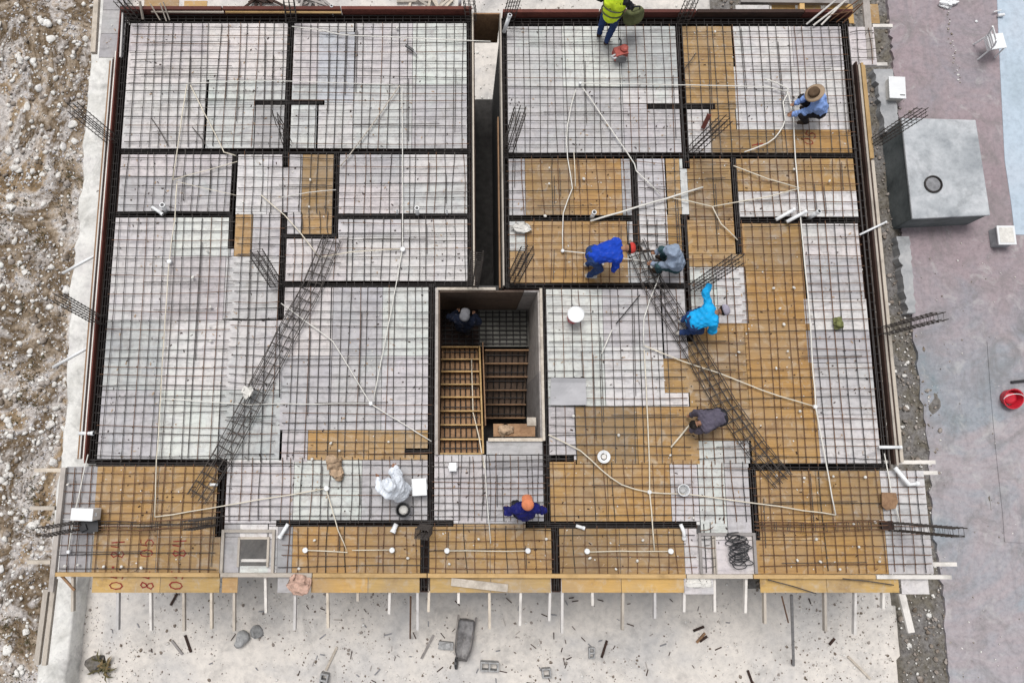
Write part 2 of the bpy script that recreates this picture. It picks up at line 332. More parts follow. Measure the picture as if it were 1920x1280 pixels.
# ================================================================ ground
import bmesh
def ico(sub):
    bm = bmesh.new(); bmesh.ops.create_icosphere(bm, subdivisions=sub, radius=1.0)
    V = np.array([v.co[:] for v in bm.verts]); F = np.array([[v.index for v in f.verts] for f in bm.faces]); bm.free(); return V, F
ICO1, ICO2 = ico(1), ico(2)
def rock_shape(seed, base=ICO2, squash=0.65):
    r = np.random.default_rng(seed); V = base[0].copy()
    for _ in range(9):                                     # chop with random planes for angular faces
        n = r.normal(size=3); n /= np.linalg.norm(n); d = r.uniform(0.32, 0.8); t = V @ n
        V = V - np.outer(np.maximum(t - d, 0), n)
    V *= r.uniform(0.7, 1.5, 3); V[:, 2] *= squash
    V += r.normal(scale=0.03, size=V.shape); return V
ROCKS = [rock_shape(s) for s in range(8)]; ROCKS1 = [rock_shape(50 + s, ICO1) for s in range(8)]
def scatter(name, mat, pts, sizes, shapes, F, label, cat):
    VV, FF, k = [], [], 0
    for (x, y, z), s in zip(pts, sizes):
        a = rng.uniform(0, 6.28); c, sn = math.cos(a), math.sin(a); V = shapes[rng.integers(len(shapes))] * s
        VV.append(np.column_stack([V[:, 0] * c - V[:, 1] * sn + x, V[:, 0] * sn + V[:, 1] * c + y, V[:, 2] + z])); FF.append(F + k); k += len(V)
    o = link(name, np_mesh(name, np.concatenate(VV), np.concatenate(FF), mat)); tag(o, label, cat, kind='stuff'); return o

g = MB(); g.add([(-300, -300, GZ - 0.06), (300, -300, GZ - 0.06), (300, 300, GZ - 0.06), (-300, 300, GZ - 0.06)], [(0, 1, 2, 3)])
tag(g.build('ground', 'yard'), 'pale grey dusty yard around the unfinished building', 'ground', kind='structure')

wall_px = [(236, -520), (206, -60), (198, 60), (192, 150), (178, 330), (158, 560), (140, 850), (113, 1115), (98, 1290), (92, 1400)]
WZ = GZ + 0.55
wall_c = [P(x, y, WZ) for x, y in wall_px]
def wall_x(y):
    for a, b in zip(wall_c, wall_c[1:]):
        if a.y >= y >= b.y: return a.x + (b.x - a.x) * (a.y - y) / (a.y - b.y)
    return wall_c[0].x if y > wall_c[0].y else wall_c[-1].x
def gl(x, y): return GZ + 0.10 + 0.55 * (fbm(x * 0.45, y * 0.45, 3) - 0.42) + 0.16 * fbm(x * 2.3, y * 2.3, 9) + 0.08 * fbm(x * 7, y * 7, 5)
_wy = np.array([w_.y for w_ in wall_c][::-1]); _wx = np.array([w_.x for w_ in wall_c][::-1])
def gl_left(x, y): return np.where(x > np.interp(y, _wy, _wx) + .1, GZ - .6, gl(x, y))
def grid_ground(name, x0, x1, y0, y1, st, hf, mat, label):
    xs = np.arange(x0, x1, st); ys = np.arange(y0, y1, st); X, Y = np.meshgrid(xs, ys); Z = hf(X, Y)
    nx, ny = len(xs), len(ys); V = np.column_stack([X.ravel(), Y.ravel(), Z.ravel()])
    i = (np.arange(ny - 1)[:, None] * nx + np.arange(nx - 1)[None]).ravel(); F = np.column_stack([i, i + 1, i + nx + 1, i + nx])
    o = link(name, np_mesh(name, V, F, mat, True)); tag(o, label, 'ground', kind='structure')
grid_ground('rubble_ground', -24.0, -7.0, -12.0, 26.0, 0.10, gl_left, 'rubble_soil', 'stony rubble ground with soil left of the building')
# rocks on the rubble ground
pts, sz = [], []
while len(pts) < 15000:
    x, y = rng.uniform(-16, -7.4), rng.uniform(-8, 13)
    if x > wall_x(y) - 0.25: continue
    if fbm(x * 0.8, y * 0.8, 21) + rng.normal(scale=0.05) < 0.43 and rng.random() < .7: continue
    s = min(0.012 + rng.exponential(0.02), 0.11); pts.append((x, y, float(gl(x, y)) + s * 0.2)); sz.append(s)
scatter('rubble_stones', 'rock_pale', pts[:8500], sz[:8500], ROCKS1, ICO1[1], 'pale stone rubble strewn over the ground at left', 'rubble')
scatter('dark_stones', 'rock_dark', pts[8500:], sz[8500:], ROCKS1, ICO1[1], 'darker stones mixed into the rubble at left', 'rubble')
pts, sz = [], []
while len(pts) < 11000:
    x, y = rng.uniform(-15, -7.4), rng.uniform(-7.5, 12.5)
    if x > wall_x(y) - 0.25: continue
    if fbm(x * 1.3, y * 1.3, 71) + rng.normal(scale=0.05) < 0.46: continue
    s = 0.007 + min(rng.exponential(0.010), .03); pts.append((x, y, float(gl(x, y)) + s * 0.2)); sz.append(s)
scatter('fine_rubble', 'rock_grey', pts, sz, ROCKS1, ICO1[1], 'fine greyish chippings between the stones at left', 'rubble')
rock_me = [np_mesh('rock', V, ICO2[1], 'rock_pale') for V in ROCKS]
k = 0
for px, py, s in [(33, 10, .2), (75, 130, .17), (45, 120, .14), (110, 85, .16), (150, 245, .17), (30, 240, .13), (60, 210, .15), (120, 160, .14), (25, 370, .16), (85, 330, .12), (28, 395, .15),
                  (100, 60, .13), (15, 60, .14), (60, 440, .11), (95, 265, .1), (118, 765, .16), (110, 795, .14), (10, 690, .13), (50, 590, .12), (70, 660, .1), (30, 800, .13), (90, 830, .12), (20, 545, .11),
                  (45, 930, .12), (85, 975, .1), (20, 1060, .15), (60, 1180, .13), (25, 1210, .17), (10, 1130, .12), (48, 1255, .14), (15, 860, .12), (35, 490, .11), (65, 520, .12), (125, 210, .1), (140, 300, .09), (90, 390, .1)]:
    p = P(px, py, GZ); x, y = p.x, p.y; s *= .72
    o = link('rock', rock_me[k % 8], None, (x, y, float(gl(x, y)) + s * 0.2), (0, 0, rng.uniform(0, 6)), (s, s, s)); k += 1
    tag(o, 'pale angular rock lying in the rubble left of the building', 'rock', 'larger rocks in the rubble at left')
def blades(name, mat, spots, per, hgt, spread, zf, label):
    V, F = [], []
    for (x, y) in spots:
        for _ in range(per):
            a = rng.uniform(0, 6.28); r = abs(rng.normal(scale=spread)); bx, by = x + r * math.cos(a), y + r * math.sin(a); z = zf(bx, by)
            h = hgt * rng.uniform(0.4, 1.2); l = rng.uniform(0, 6.28); lean = rng.uniform(0.3, 1.0) * h; w = rng.uniform(0.006, 0.016); q = l + 1.57
            k = len(V); mx, my = bx + math.cos(l) * lean * 0.45, by + math.sin(l) * lean * 0.45
            V += [(bx - math.cos(q) * w, by - math.sin(q) * w, z), (bx + math.cos(q) * w, by + math.sin(q) * w, z), (mx + math.cos(q) * w, my + math.sin(q) * w, z + h * 0.7),
                  (mx - math.cos(q) * w, my - math.sin(q) * w, z + h * 0.7), (bx + math.cos(l) * lean, by + math.sin(l) * lean, z + h)]
            F += [(k, k + 1, k + 2), (k, k + 2, k + 3), (k + 3, k + 2, k + 4)]
    o = link(name, np_mesh(name, V, F, mat)); tag(o, label, 'weeds', kind='stuff')
wsp = []
for px, py, n_ in [(145, 320, 14), (120, 400, 12), (60, 430, 10), (80, 470, 8), (95, 720, 8), (45, 700, 10), (60, 830, 8), (60, 950, 14), (75, 990, 10), (60, 1130, 14), (75, 1170, 10), (20, 30, 8), (15, 400, 10), (100, 440, 8), (40, 1260, 8), (60, 760, 6), (130, 620, 5), (90, 590, 5)]:
    c = P(px, py, GZ)
    wsp += [(c.x + rng.normal(scale=0.32), c.y + rng.normal(scale=0.32)) for _ in range(n_)]
wsp = [w for w in wsp[::4] if w[0] < wall_x(w[1]) - 0.3]
blades('weeds', 'weed', wsp, 16, 0.07, 0.14, lambda x, y: float(gl(x, y)), 'low olive weeds growing among the stones at left')
wsp2 = [(x + rng.normal(scale=.2), y + rng.normal(scale=.2)) for x, y in wsp]
blades('dry_grass', 'dry_leaf', [w for w in wsp2 if w[0] < wall_x(w[1]) - .3], 14, 0.07, 0.16, lambda x, y: float(gl(x, y)), 'dry brown grass among the stones at left')

# low boundary wall on the left, with a rough cast top
V, F = [], []; n = 0
yy = np.arange(wall_c[-1].y, wall_c[0].y, 0.12)
for y in yy:
    x = wall_x(y); a = -0.20 - 0.22 * fbm(y * 1.5, 2.0, 4) - .05 * fbm(y * 7, 3.0, 1); b = 0.20 + 0.17 * fbm(y * 1.7, 7.0, 6); z = WZ - 0.10 * fbm(y * 2, 1.0, 8)
    V += [(x + a - .05, y, GZ - 0.4), (x + a, y, z - 0.03), (x + a + .05, y, z), (x + b - .05, y, z - .01), (x + b, y, z - .04), (x + b + .03, y, GZ - 0.4)]
for i in range(len(yy) - 1):
    F += [(i * 6 + j, i * 6 + j + 1, i * 6 + j + 7, i * 6 + j + 6) for j in range(5)]
o = link('boundary_wall', np_mesh('boundary_wall', V, F, 'old_wall', False)); tag(o, 'low rough whitish concrete boundary wall left of the building', 'wall')

# right side: soil strip, kerb ledge, lane
SX0 = P(1676, 1130, GZ).x; SY0 = P(1676, 1105, GZ).y
def gr(x, y): return np.where((y < SY0) & (x < SX0 + .06 * np.sin(y * 3)), GZ - .4, GZ - 0.03) + 0.22 * (fbm(x * 0.9, y * 0.9, 13) - 0.4) + 0.09 * fbm(x * 4, y * 4, 2)
grid_ground('soil_strip', 6.6, 12.2, -11.0, 24.0, 0.09, gr, 'dark_soil', 'dark stony soil strip between the building and the lane')
lane_edge = [(1640, -520), (1662, -60), (1668, 60), (1676, 130), (1688, 240), (1692, 430), (1700, 470), (1706, 560), (1722, 700), (1742, 850), (1752, 1000), (1768, 1120), (1782, 1290), (1790, 1400)]
le = []
for (a, b), (c, d) in zip(lane_edge, lane_edge[1:]):
    for t in np.arange(0, 1, 0.08):
        p = P(a + (c - a) * t, b + (d - b) * t, GZ + 0.1); le.append((p.x + rng.normal(scale=0.025) + 0.1 * (float(fbm(p.y * 1.6, 3.0, 2)) - .45), p.y))
LZ = GZ + 0.10
m = MB(); m.poly([(40, le[0][1])] + le + [(40, le[-1][1])][:1], GZ - 0.3, LZ); m.f[0] = m.f[0]
tag(m.build('lane', 'lane'), 'grey and pinkish worn concrete lane on the right', 'lane', kind='structure')
m = MB(); m.poly([tuple(P(x, y, LZ + .012)[:2]) for x, y in [(1850, -520), (1867, -80), (1872, 60), (1884, 300), (1896, 380), (1903, 440), (2600, 440), (2600, -520)]][::-1], LZ - 0.1, LZ + 0.012)
tag(m.build('blue_pavement', 'blue_floor'), 'pale blue painted concrete paving at the far right edge', 'pavement', kind='structure')
m = MB(); m.poly([tuple(P(x, y, LZ + .016)[:2]) for x, y in [(1851, 640), (1858, 740), (1868, 850), (1880, 960), (1884, 1015), (1960, 1020), (2600, 1020), (2600, 640)]][::-1], LZ - 0.1, LZ + 0.016)
tag(m.build('pavement', 'lane'), 'slightly raised grey concrete slab beside the lane', 'pavement', kind='structure')
# kerb ledge along the upper part of the lane
m = MB()
for xa, ya, xb, yb, wa, wb in ((1640, 128, 1662, 246, 36, 26), (1684, 442, 1704, 586, 24, 14)):
    L_, R_ = [], []
    for t in np.linspace(0, 1, 22):
        px, py, w_ = xa + (xb - xa) * t, ya + (yb - ya) * t, wa + (wb - wa) * t
        a_ = P(px + rng.normal(scale=2.2), py, GZ + .3); b_ = P(px + w_ + rng.normal(scale=1.2), py, GZ + .3); L_.append((a_.x, a_.y)); R_.append((b_.x, b_.y))
    m.poly(L_ + R_[::-1], GZ - .3, GZ + .26)
tag(m.build('concrete_kerb', 'kerb'), 'broken grey concrete kerb between soil strip and lane', 'kerb')
pts, sz = [], []
while len(pts) < 5200:
    x, y = rng.uniform(6.8, 12.0), rng.uniform(-8.5, 12)
    q = proj((x, y, GZ))
    ex = np.interp(q[1], [a[1] for a in lane_edge], [a[0] for a in lane_edge])
    if q[0] > ex + 14 + rng.normal(scale=8) or (y < SY0 and x < SX0): continue
    s = min(0.010 + rng.exponential(0.02), 0.085); pts.append((x, y, float(gr(x, y)) + 0.02 + s * .2)); sz.append(s)
scatter('strip_stones', 'rock_dark', pts[:3600], sz[:3600], ROCKS1, ICO1[1], 'dark stones and crumbs on the soil strip at right', 'rubble')
pale = [p for p, q in ((p, proj(p)) for p in pts[3600:]) if q[1] > 480]
scatter('strip_pale_stones', 'rock_pale', pale, sz[3600:3600 + len(pale)], ROCKS1, ICO1[1], 'pale broken stones along the edge of the lane', 'rubble')
# crumbs on the lane: a dotted trail and a few strays
pts, sz = [], []
for i in range(34):
    t = i / 33; p = P(1772 + 26 * t + rng.normal(scale=3), 5 + 150 * t, LZ); pts.append((p.x, p.y, LZ + .01)); sz.append(rng.uniform(.012, .035))
for i in range(120):
    p = P(rng.uniform(1700, 1915), rng.uniform(420, 1270), LZ); pts.append((p.x, p.y, LZ + .01)); sz.append(rng.uniform(.008, .026))
scatter('lane_crumbs', 'rock_pale', pts[::2], sz[::2], ROCKS1, ICO1[1], 'small pale crumbs scattered on the lane', 'crumbs')
scatter('lane_dark_crumbs', 'rock_dark', pts[1::2], sz[1::2], ROCKS1, ICO1[1], 'small dark crumbs scattered on the lane', 'crumbs')
# gravel in the front yard and behind the building
pts, sz = [], []
YG = GZ - 0.06
while len(pts) < 4500:
    px, py = rng.uniform(130, 1680), rng.uniform(1085, 1290) if rng.random() < .86 else rng.uniform(-15, 30)
    d = float(fbm(px * 0.012, py * 0.012, 31)) + (0.16 if px > 1500 else 0) + (0.1 if px < 420 else 0)
    if d + rng.normal(scale=.08) < 0.47: continue
    s = min(0.005 + rng.exponential(0.008), 0.038); p = P(px, py, YG); pts.append((p.x, p.y, YG + s * .3)); sz.append(s)
scatter('yard_gravel', 'rock_pale', pts[:2000], sz[:2000], ROCKS1, ICO1[1], 'pale gravel scattered over the yard', 'gravel')
scatter('yard_dark_gravel', 'rock_dark', pts[2000:], sz[2000:], ROCKS1, ICO1[1], 'dark grit scattered over the yard', 'gravel')
# ground seen through the slot
pts = []; sz = []
for i in range(45):
    p = P(rng.uniform(885, 925), rng.uniform(95, 290), YG); s = rng.uniform(.012, .045); pts.append((p.x, p.y, YG + s * .2)); sz.append(s)
scatter('slot_rubble', 'rock_pale', pts, sz, ROCKS1, ICO1[1], 'pale rubble on the ground at the bottom of the narrow slot', 'rubble')

# ================================================================ formwork deck
deck = empty('formwork_deck', (0, 0, 0), 'large timber formwork deck of plywood sheets with sunken beam troughs', 'formwork')
BD = 0.30                                 # trough depth
class Beam: pass
BEAMS = []
def beam(kind, xa, ya, xb, yb, wpx, label, cage=True):
    a, b = P(xa, ya), P(xb, yb); w = wpx * U; B = Beam(); B.kind = kind; B.label = label; B.cage = cage
    if kind == 'H': y = (a.y + b.y) / 2; B.r = (min(a.x, b.x), y - w / 2, max(a.x, b.x), y + w / 2)
    else: x = (a.x + b.x) / 2; B.r = (x - w / 2, min(a.y, b.y), x + w / 2, max(a.y, b.y))
    BEAMS.append(B); return B
H, V = 'H', 'V'
VL = beam(V, 237, 33, 174, 869, 15, 'dark beam cage along the left edge of the deck')
VR = beam(V, 1586, 40, 1658, 878, 15, 'dark beam cage along the right edge of the deck')
beam(H, 232, 36, 888, 37, 17, 'dark beam cage along the back edge left of the slot')
beam(H, 940, 40, 1592, 44, 17, 'dark beam cage along the back edge right of the slot')
beam(H, 226, 282, 890, 286, 12, 'long beam cage below the two upper left bays')
beam(H, 943, 290, 1605, 294, 12, 'long beam cage below the two upper right bays')
beam(H, 216, 402, 437, 402, 12, 'short beam cage under the upper left bathroom pipe')
beam(H, 632, 405, 886, 406, 11, 'beam cage left of the slot with upright pipes in it')
beam(H, 952, 409, 1192, 409, 12, 'beam cage right of the slot above the blue sweater worker')
beam(H, 1380, 412, 1612, 413, 13, 'beam cage at right edge below the grey pipe stubs')
beam(H, 530, 443, 634, 443, 9, 'small beam cage below the left orange plywood strip')
beam(H, 524, 531, 890, 534, 12, 'long beam cage left of the stairwell head')
beam(H, 946, 535, 1294, 537, 12, 'long beam cage right of the stairwell head')
beam(H, 166, 867, 425, 867, 13, 'beam cage above the orange lower left balcony')
beam(H, 1404, 875, 1664, 875, 13, 'beam cage above the orange lower right balcony')
beam(H, 759, 846, 808, 846, 11, 'short stub beam cage left of the stairs')
beam(H, 1022, 859, 1076, 859, 12, 'short stub beam cage right of the stairs')
beam(H, 518, 980, 850, 981, 11, 'front beam cage left of the centre bay')
beam(H, 986, 983, 1306, 984, 12, 'front beam cage right of the centre bay')
beam(H, 478, 192, 608, 192, 11, 'short stub beam cage crossing in the upper left bays')
beam(H, 1213, 199, 1341, 199, 12, 'short stub beam cage crossing in the upper right bays')
beam(V, 545, 36, 537, 313, 13, 'beam cage dividing the two upper left bays')
beam(V, 441, 284, 433, 466, 11, 'beam cage right of the upper left bathroom bay')
beam(V, 630, 286, 629, 447, 12, 'beam cage right of the left orange plywood strip')
VS1 = beam(V, 881, 33, 884, 537, 14, 'beam cage along the left side of the slot')
beam(V, 533, 398, 526, 598, 12, 'beam cage beside the left diagonal cage')
beam(V, 812, 530, 805, 984, 12, 'beam cage along the left side of the stairwell')
beam(V, 797, 980, 796, 1108, 16, 'beam cage crossing the front edge left of centre')
VS2 = beam(V, 945, 38, 950, 540, 12, 'beam cage along the right side of the slot')
beam(V, 1276, 44, 1283, 316, 14, 'beam cage dividing the two upper right bays')
beam(V, 1188, 292, 1194, 472, 13, 'beam cage left of the grey hooded worker')
beam(V, 1375, 294, 1385, 476, 12, 'beam cage right of the narrow orange bay')
beam(V, 1284, 402, 1292, 640, 12, 'brown beam cage right of the grey hooded worker')
beam(V, 1019, 537, 1025, 986, 12, 'beam cage along the right side of the stairwell')
beam(V, 1041, 984, 1043, 1108, 14, 'beam cage crossing the front edge right of centre')
beam(V, 417, 868, 412, 1006, 16, 'beam cage right of the lower left balcony')
beam(V, 1411, 876, 1417, 1012, 14, 'beam cage left of the lower right balcony')

def PR(x0, y0, x1, y1, z=0):              # photo rectangle -> deck rectangle
    xm, ym = (x0 + x1) / 2, (y0 + y1) / 2
    return (P(x0, ym, z).x, P(xm, y1, z).y, P(x1, ym, z).x, P(xm, y0, z).y)
HOLES = [PR(889, 30, 939, 537), PR(822, 546, 1013, 826), PR(822, 826, 912, 852), PR(449, 1010, 502, 1060)]
def sub(r, cuts):
    out = [r]
    for c in cuts:
        nx = []
        for a in out:
            if c[0] >= a[2] or c[2] <= a[0] or c[1] >= a[3] or c[3] <= a[1]: nx.append(a); continue
            if a[1] < c[1]: nx.append((a[0], a[1], a[2], c[1]))
            if a[3] > c[3]: nx.append((a[0], c[3], a[2], a[3]))
            y0, y1 = max(a[1], c[1]), min(a[3], c[3])
            if a[0] < c[0]: nx.append((a[0], y0, c[0], y1))
            if a[2] > c[2]: nx.append((c[2], y0, a[2], y1))
        out = nx
    return [a for a in out if a[2] - a[0] > 0.03 and a[3] - a[1] > 0.03]
CUTS = [b.r for b in BEAMS] + HOLES
UNIT_BOX = {}
def unit_box(mat):
    if mat not in UNIT_BOX: UNIT_BOX[mat] = MB().box((0, 0, 0), (1, 1, 1)).mesh('plywood_sheet', mat)
    return UNIT_BOX[mat]
def board(name, mat, r, z0, z1, parent=deck):
    return link(name, unit_box(mat), parent, ((r[0] + r[2]) / 2, (r[1] + r[3]) / 2, (z0 + z1) / 2), None, (r[2] - r[0], r[3] - r[1], z1 - z0))
def lay(x0, y0, x1, y1, mat, cw=1.22, ch=1.22, cuts=CUTS, zoff=0.0):
    r = PR(x0, y0, x1, y1); nx = max(1, round((r[2] - r[0]) / cw)); ny = max(1, round((r[3] - r[1]) / ch)); gp = 0.005
    for i in range(nx):
        for j in range(ny):
            a = r[0] + (r[2] - r[0]) * i / nx; b = r[0] + (r[2] - r[0]) * (i + 1) / nx
            c = r[1] + (r[3] - r[1]) * j / ny; d = r[1] + (r[3] - r[1]) * (j + 1) / ny
            zj = zoff - random.uniform(0, 0.010)
            mt_ = mat if mat != 'ply_white' else random.choice(('ply_white', 'ply_white', 'ply_white', 'ply_green', 'ply_pink', 'ply_lilac', 'ply_dim'))
            for s in sub((a, c, b, d), cuts):
                board('plywood_sheet', mt_, (s[0] + gp, s[1] + gp, s[2] - gp, s[3] - gp), zj - 0.018, zj)
W_, O_, Y_, G_ = 'ply_white', 'ply_orange', 'ply_yellow', 'ply_grey'
# upper left
lay(236, 36, 388, 282, W_, 1.22, .8); lay(388, 36, 541, 150, W_, 1.3, 1.22); lay(388, 150, 478, 282, 'ply_green'); lay(478, 150, 541, 192, W_); lay(478, 192, 541, 282, 'ply_grey')
lay(541, 36, 596, 284, W_, 1, 1.22); lay(596, 36, 664, 60, W_); lay(596, 60, 664, 192, 'ply_blue', 1, 1.6); lay(596, 192, 664, 284, W_); lay(664, 36, 882, 284, W_, 1.1, 1.22)
# left middle
lay(226, 282, 438, 332, 'ply_pink', 1.22, .61); lay(222, 332, 438, 402, W_, 1.22, .8); lay(438, 284, 566, 402, W_, .75, 1.3); lay(566, 286, 628, 402, O_, 2, 1.22); lay(532, 402, 566, 443, W_); lay(566, 402, 628, 443, O_)
lay(629, 285, 882, 405, W_, 1.3, .61); lay(629, 405, 884, 444, W_, 1.3, 1); lay(533, 444, 884, 533, W_, 1.22, 1)
# big left bay
lay(214, 402, 434, 480, W_, 1.22, .8); lay(434, 402, 440, 480, W_); lay(440, 402, 473, 480, O_); lay(473, 402, 528, 480, W_)
lay(206, 480, 528, 600, W_, 1.3, 1.22); lay(186, 600, 528, 866, W_, 1.22, 1.35)
lay(528, 533, 810, 806, W_, 1.0, 1.35); lay(528, 806, 577, 866, W_); lay(577, 806, 806, 862, O_, 1.22, 1); lay(422, 862, 806, 981, W_, 1.3, 1.3)
# lower left balcony
lay(117, 872, 176, 1076, G_, 1, 1.1); lay(176, 872, 415, 985, O_, 1.22, 1.22); lay(174, 985, 413, 1076, O_, 1.22, 1.22)
lay(415, 982, 449, 1076, G_, 1, 2); lay(449, 982, 502, 1010, W_); lay(449, 1060, 502, 1076, W_); lay(502, 982, 520, 1076, W_)
# front bays
lay(520, 982, 548, 1076, G_, 1, 2); lay(548, 982, 796, 1076, O_, 1.22, 1.22); lay(796, 982, 1042, 1076, O_, 1.22, 1.22); lay(1042, 984, 1283, 1076, O_, 1.22, 1.22)
lay(1283, 984, 1308, 1076, W_); lay(1308, 1000, 1416, 1076, W_, 1.22, 1.22)
# centre bay in front of the stairs
lay(808, 852, 912, 981, W_, .6, 1.22); lay(912, 826, 1022, 880, G_, 1.1, 1); lay(912, 880, 1022, 981, W_, .8, 1.22); lay(808, 537, 823, 852, G_, 1, 1.3); lay(1013, 541, 1022, 826, G_, 1, 1.3)
# right large area
lay(1022, 540, 1243, 762, W_, 1.1, 1.22); lay(1243, 540, 1288, 672, W_); lay(1243, 672, 1292, 736, O_); lay(1243, 736, 1292, 762, W_)
lay(1022, 762, 1080, 862, W_, 1, .6); lay(1080, 762, 1310, 870, O_, 1.22, 1.1); lay(1022, 862, 1080, 870, O_); lay(1022, 870, 1258, 983, O_, 1.22, 1.22)
lay(1310, 762, 1408, 826, O_); lay(1258, 870, 1310, 984, W_); lay(1310, 826, 1410, 1000, W_, .55, 1.22)
lay(1290, 412, 1398, 500, O_, 1.22, 1.22); lay(1290, 500, 1400, 606, W_, .6, 1.22); lay(1290, 606, 1400, 762, O_, 1.22, 1.5); lay(1398, 412, 1508, 606, O_, 1.22, 1.22); lay(1400, 606, 1526, 762, O_, 1.3, 1.6)
lay(1408, 762, 1536, 876, O_, 1.3, 1.3); lay(1508, 412, 1615, 560, W_, 1.22, .8); lay(1511, 560, 1632, 680, W_, 1.22, .7); lay(1526, 680, 1650, 876, W_, 1.22, .9)
# lower right balcony
lay(1414, 876, 1658, 1076, O_, 1.22, 1.0); lay(1658, 880, 1742, 1076, W_, 1, .7)
# upper right
lay(945, 42, 1278, 291, W_, 1.1, 1.22); lay(1279, 44, 1376, 205, O_, 1.22, 1.6); lay(1281, 205, 1332, 292, W_); lay(1332, 205, 1380, 243, O_)
lay(1376, 45, 1596, 125, W_, 1.1, 1); lay(1378, 125, 1598, 243, W_, 1.22, 1.22); lay(1332, 243, 1602, 293, O_, 1.3, 1)
# right middle
lay(947, 292, 985, 409, W_); lay(985, 292, 1166, 409, O_, .9, 1.3); lay(1166, 292, 1190, 409, W_); lay(1190, 294, 1250, 470, W_, 1, .9); lay(1250, 294, 1276, 402, O_); lay(1276, 294, 1290, 402, W_); lay(1250, 402, 1288, 470, O_)
lay(1290, 294, 1380, 412, O_, 1, 1.22); lay(1378, 294, 1606, 358, O_, 1.22, 1); lay(1378, 358, 1610, 412, W_, 1.22, 1)
lay(948, 409, 985, 470, W_, 1, 1); lay(948, 470, 985, 535, O_); lay(985, 409, 1177, 535, O_, 1.0, 1.3); lay(1177, 409, 1192, 470, W_); lay(1177, 470, 1288, 536, W_, .6, 1)
# small platform at the far right corner
lay(1592, 50, 1642, 122, W_, 1, 1)
# front lip beyond the batten
for x0, x1, mt in ((172, 300, Y_), (300, 412, Y_), (583, 690, Y_), (690, 787, Y_), (806, 920, Y_), (920, 1033, Y_), (1053, 1165, Y_), (1165, 1283, Y_), (1283, 1338, W_), (1425, 1550, Y_), (1550, 1686, Y_), (1690, 1742, W_), (416, 446, O_), (520, 560, G_)):
    lay(x0, 1078, x1, 1111 if mt != W_ else 1114, mt, 3, 1, CUTS)
# trough floors and sides
for i, B in enumerate(BEAMS):
    r = B.r; zb = -BD - (0.004 if B.kind == V else 0.0) - 0.0005 * i
    board('trough_floor', 'timber_dark', r, zb - 0.02, zb)
    others = [c.r for c in BEAMS if c is not B]
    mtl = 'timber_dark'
    t = 0.02
    sides = [(r[0], r[1] - t, r[2], r[1] - .001), (r[0], r[3] + .001, r[2], r[3] + t)] if B.kind == H else [(r[0] - t, r[1], r[0] - .001, r[3]), (r[2] + .001, r[1], r[2] + t, r[3])]
    ends = [(r[0] - t, r[1], r[0] - .001, r[3]), (r[2] + .001, r[1], r[2] + t, r[3])] if B.kind == H else [(r[0], r[1] - t, r[2], r[1] - .001), (r[0], r[3] + .001, r[2], r[3] + t)]
    for s in sides:
        out = [s]
        for c in others:
            nx = []
            for a in out:
                if c[0] >= a[2] or c[2] <= a[0] or c[1] >= a[3] or c[3] <= a[1]: nx.append(a); continue
                if B.kind == H:
                    if a[0] < c[0]: nx.append((a[0], a[1], c[0], a[3]))
                    if a[2] > c[2]: nx.append((c[2], a[1], a[2], a[3]))
                else:
                    if a[1] < c[1]: nx.append((a[0], a[1], a[2], c[1]))
                    if a[3] > c[3]: nx.append((a[0], c[3], a[2], a[3]))
            out = nx
        for a in out:
            if (a[2] - a[0]) * (a[3] - a[1]) > 0.0012: board('trough_side', mtl, a, -BD - .03, -0.026 - 0.0004 * (i % 9))
    for e in ends:
        if not any(not (c[0] >= e[2] or c[2] <= e[0] or c[1] >= e[3] or c[3] <= e[1]) for c in others): board('trough_side', mtl, e, -BD - .03, -0.0265)
# edge timbers, battens and joists (parts of the formwork)
def timber(a, b, w, h, mat, name='timber', parent=deck):
    a, b = Vector(a), Vector(b); d = b - a; L = d.length
    o = link(name, unit_box(mat), parent, (a + b) / 2, (0, -math.asin(max(-1, min(1, d.z / L))), math.atan2(d.y, d.x)), (L, w, h)); return o
def tp(xa, ya, xb, yb, z, w, h, mat, name='timber', z2=None): return timber(P(xa, ya, z), P(xb, yb, z if z2 is None else z2), w, h, mat, name)
xl, xr, yt, yb_ = VL.r[0], VR.r[2], BEAMS[2].r[3], None
# left edge: three stacked boards
for off, w, mt, z, y0, y1 in ((0.03, .02, 'timber_red', .03, 20, 868), (0.062, .022, 'timber_white', .02, 100, 862), (0.10, .035, 'timber_dark', -.02, 110, 858), (0.145, .025, 'timber_white', -.01, 112, 859), (0.185, .035, 'timber_brown', -.04, 115, 860)):
    a, b = P(200, y0).y, P(170, y1).y; timber((xl - off, a, z), (xl - off, b, z), w, .12, mt, 'edge_board')
for off, w, mt, z, y0, y1 in ((0.045, .03, 'timber_dark', .03, 120, 870), (0.10, .04, 'timber_pale', .02, 125, 872), (0.16, .045, 'timber_orange', .03, 122, 300), (0.155, .03, 'timber_dark', -.03, 302, 868), (0.21, .06, 'timber_pale', -.02, 302, 866), (0.22, .05, 'timber_orange', -.02, 124, 298)):
    a, b = P(1600, y0).y, P(1650, y1).y; timber((xr + off, a, z), (xr + off, b, z), w, .12, mt, 'edge_board')
yt = BEAMS[2].r[3]
for xa, xb in ((232, 420), (422, 640), (642, 884)): timber((P(xa, 30).x, yt + .05, .02), (P(xb, 30).x, yt + .05, .02), .07, .34, 'timber_red', 'edge_board')
yt2 = BEAMS[3].r[3]
for xa, xb in ((942, 1120), (1122, 1300), (1302, 1500), (1502, 1590)): timber((P(xa, 34).x, yt2 + .05, .02), (P(xb, 34).x, yt2 + .05, .02), .07, .34, 'timber_red' if xa != 1302 else 'timber_dark', 'edge_board')
tp(284, 22, 420, 23, .12, .04, .04, 'timber_pale'); tp(423, 23, 640, 24, .12, .035, .04, 'timber_orange')
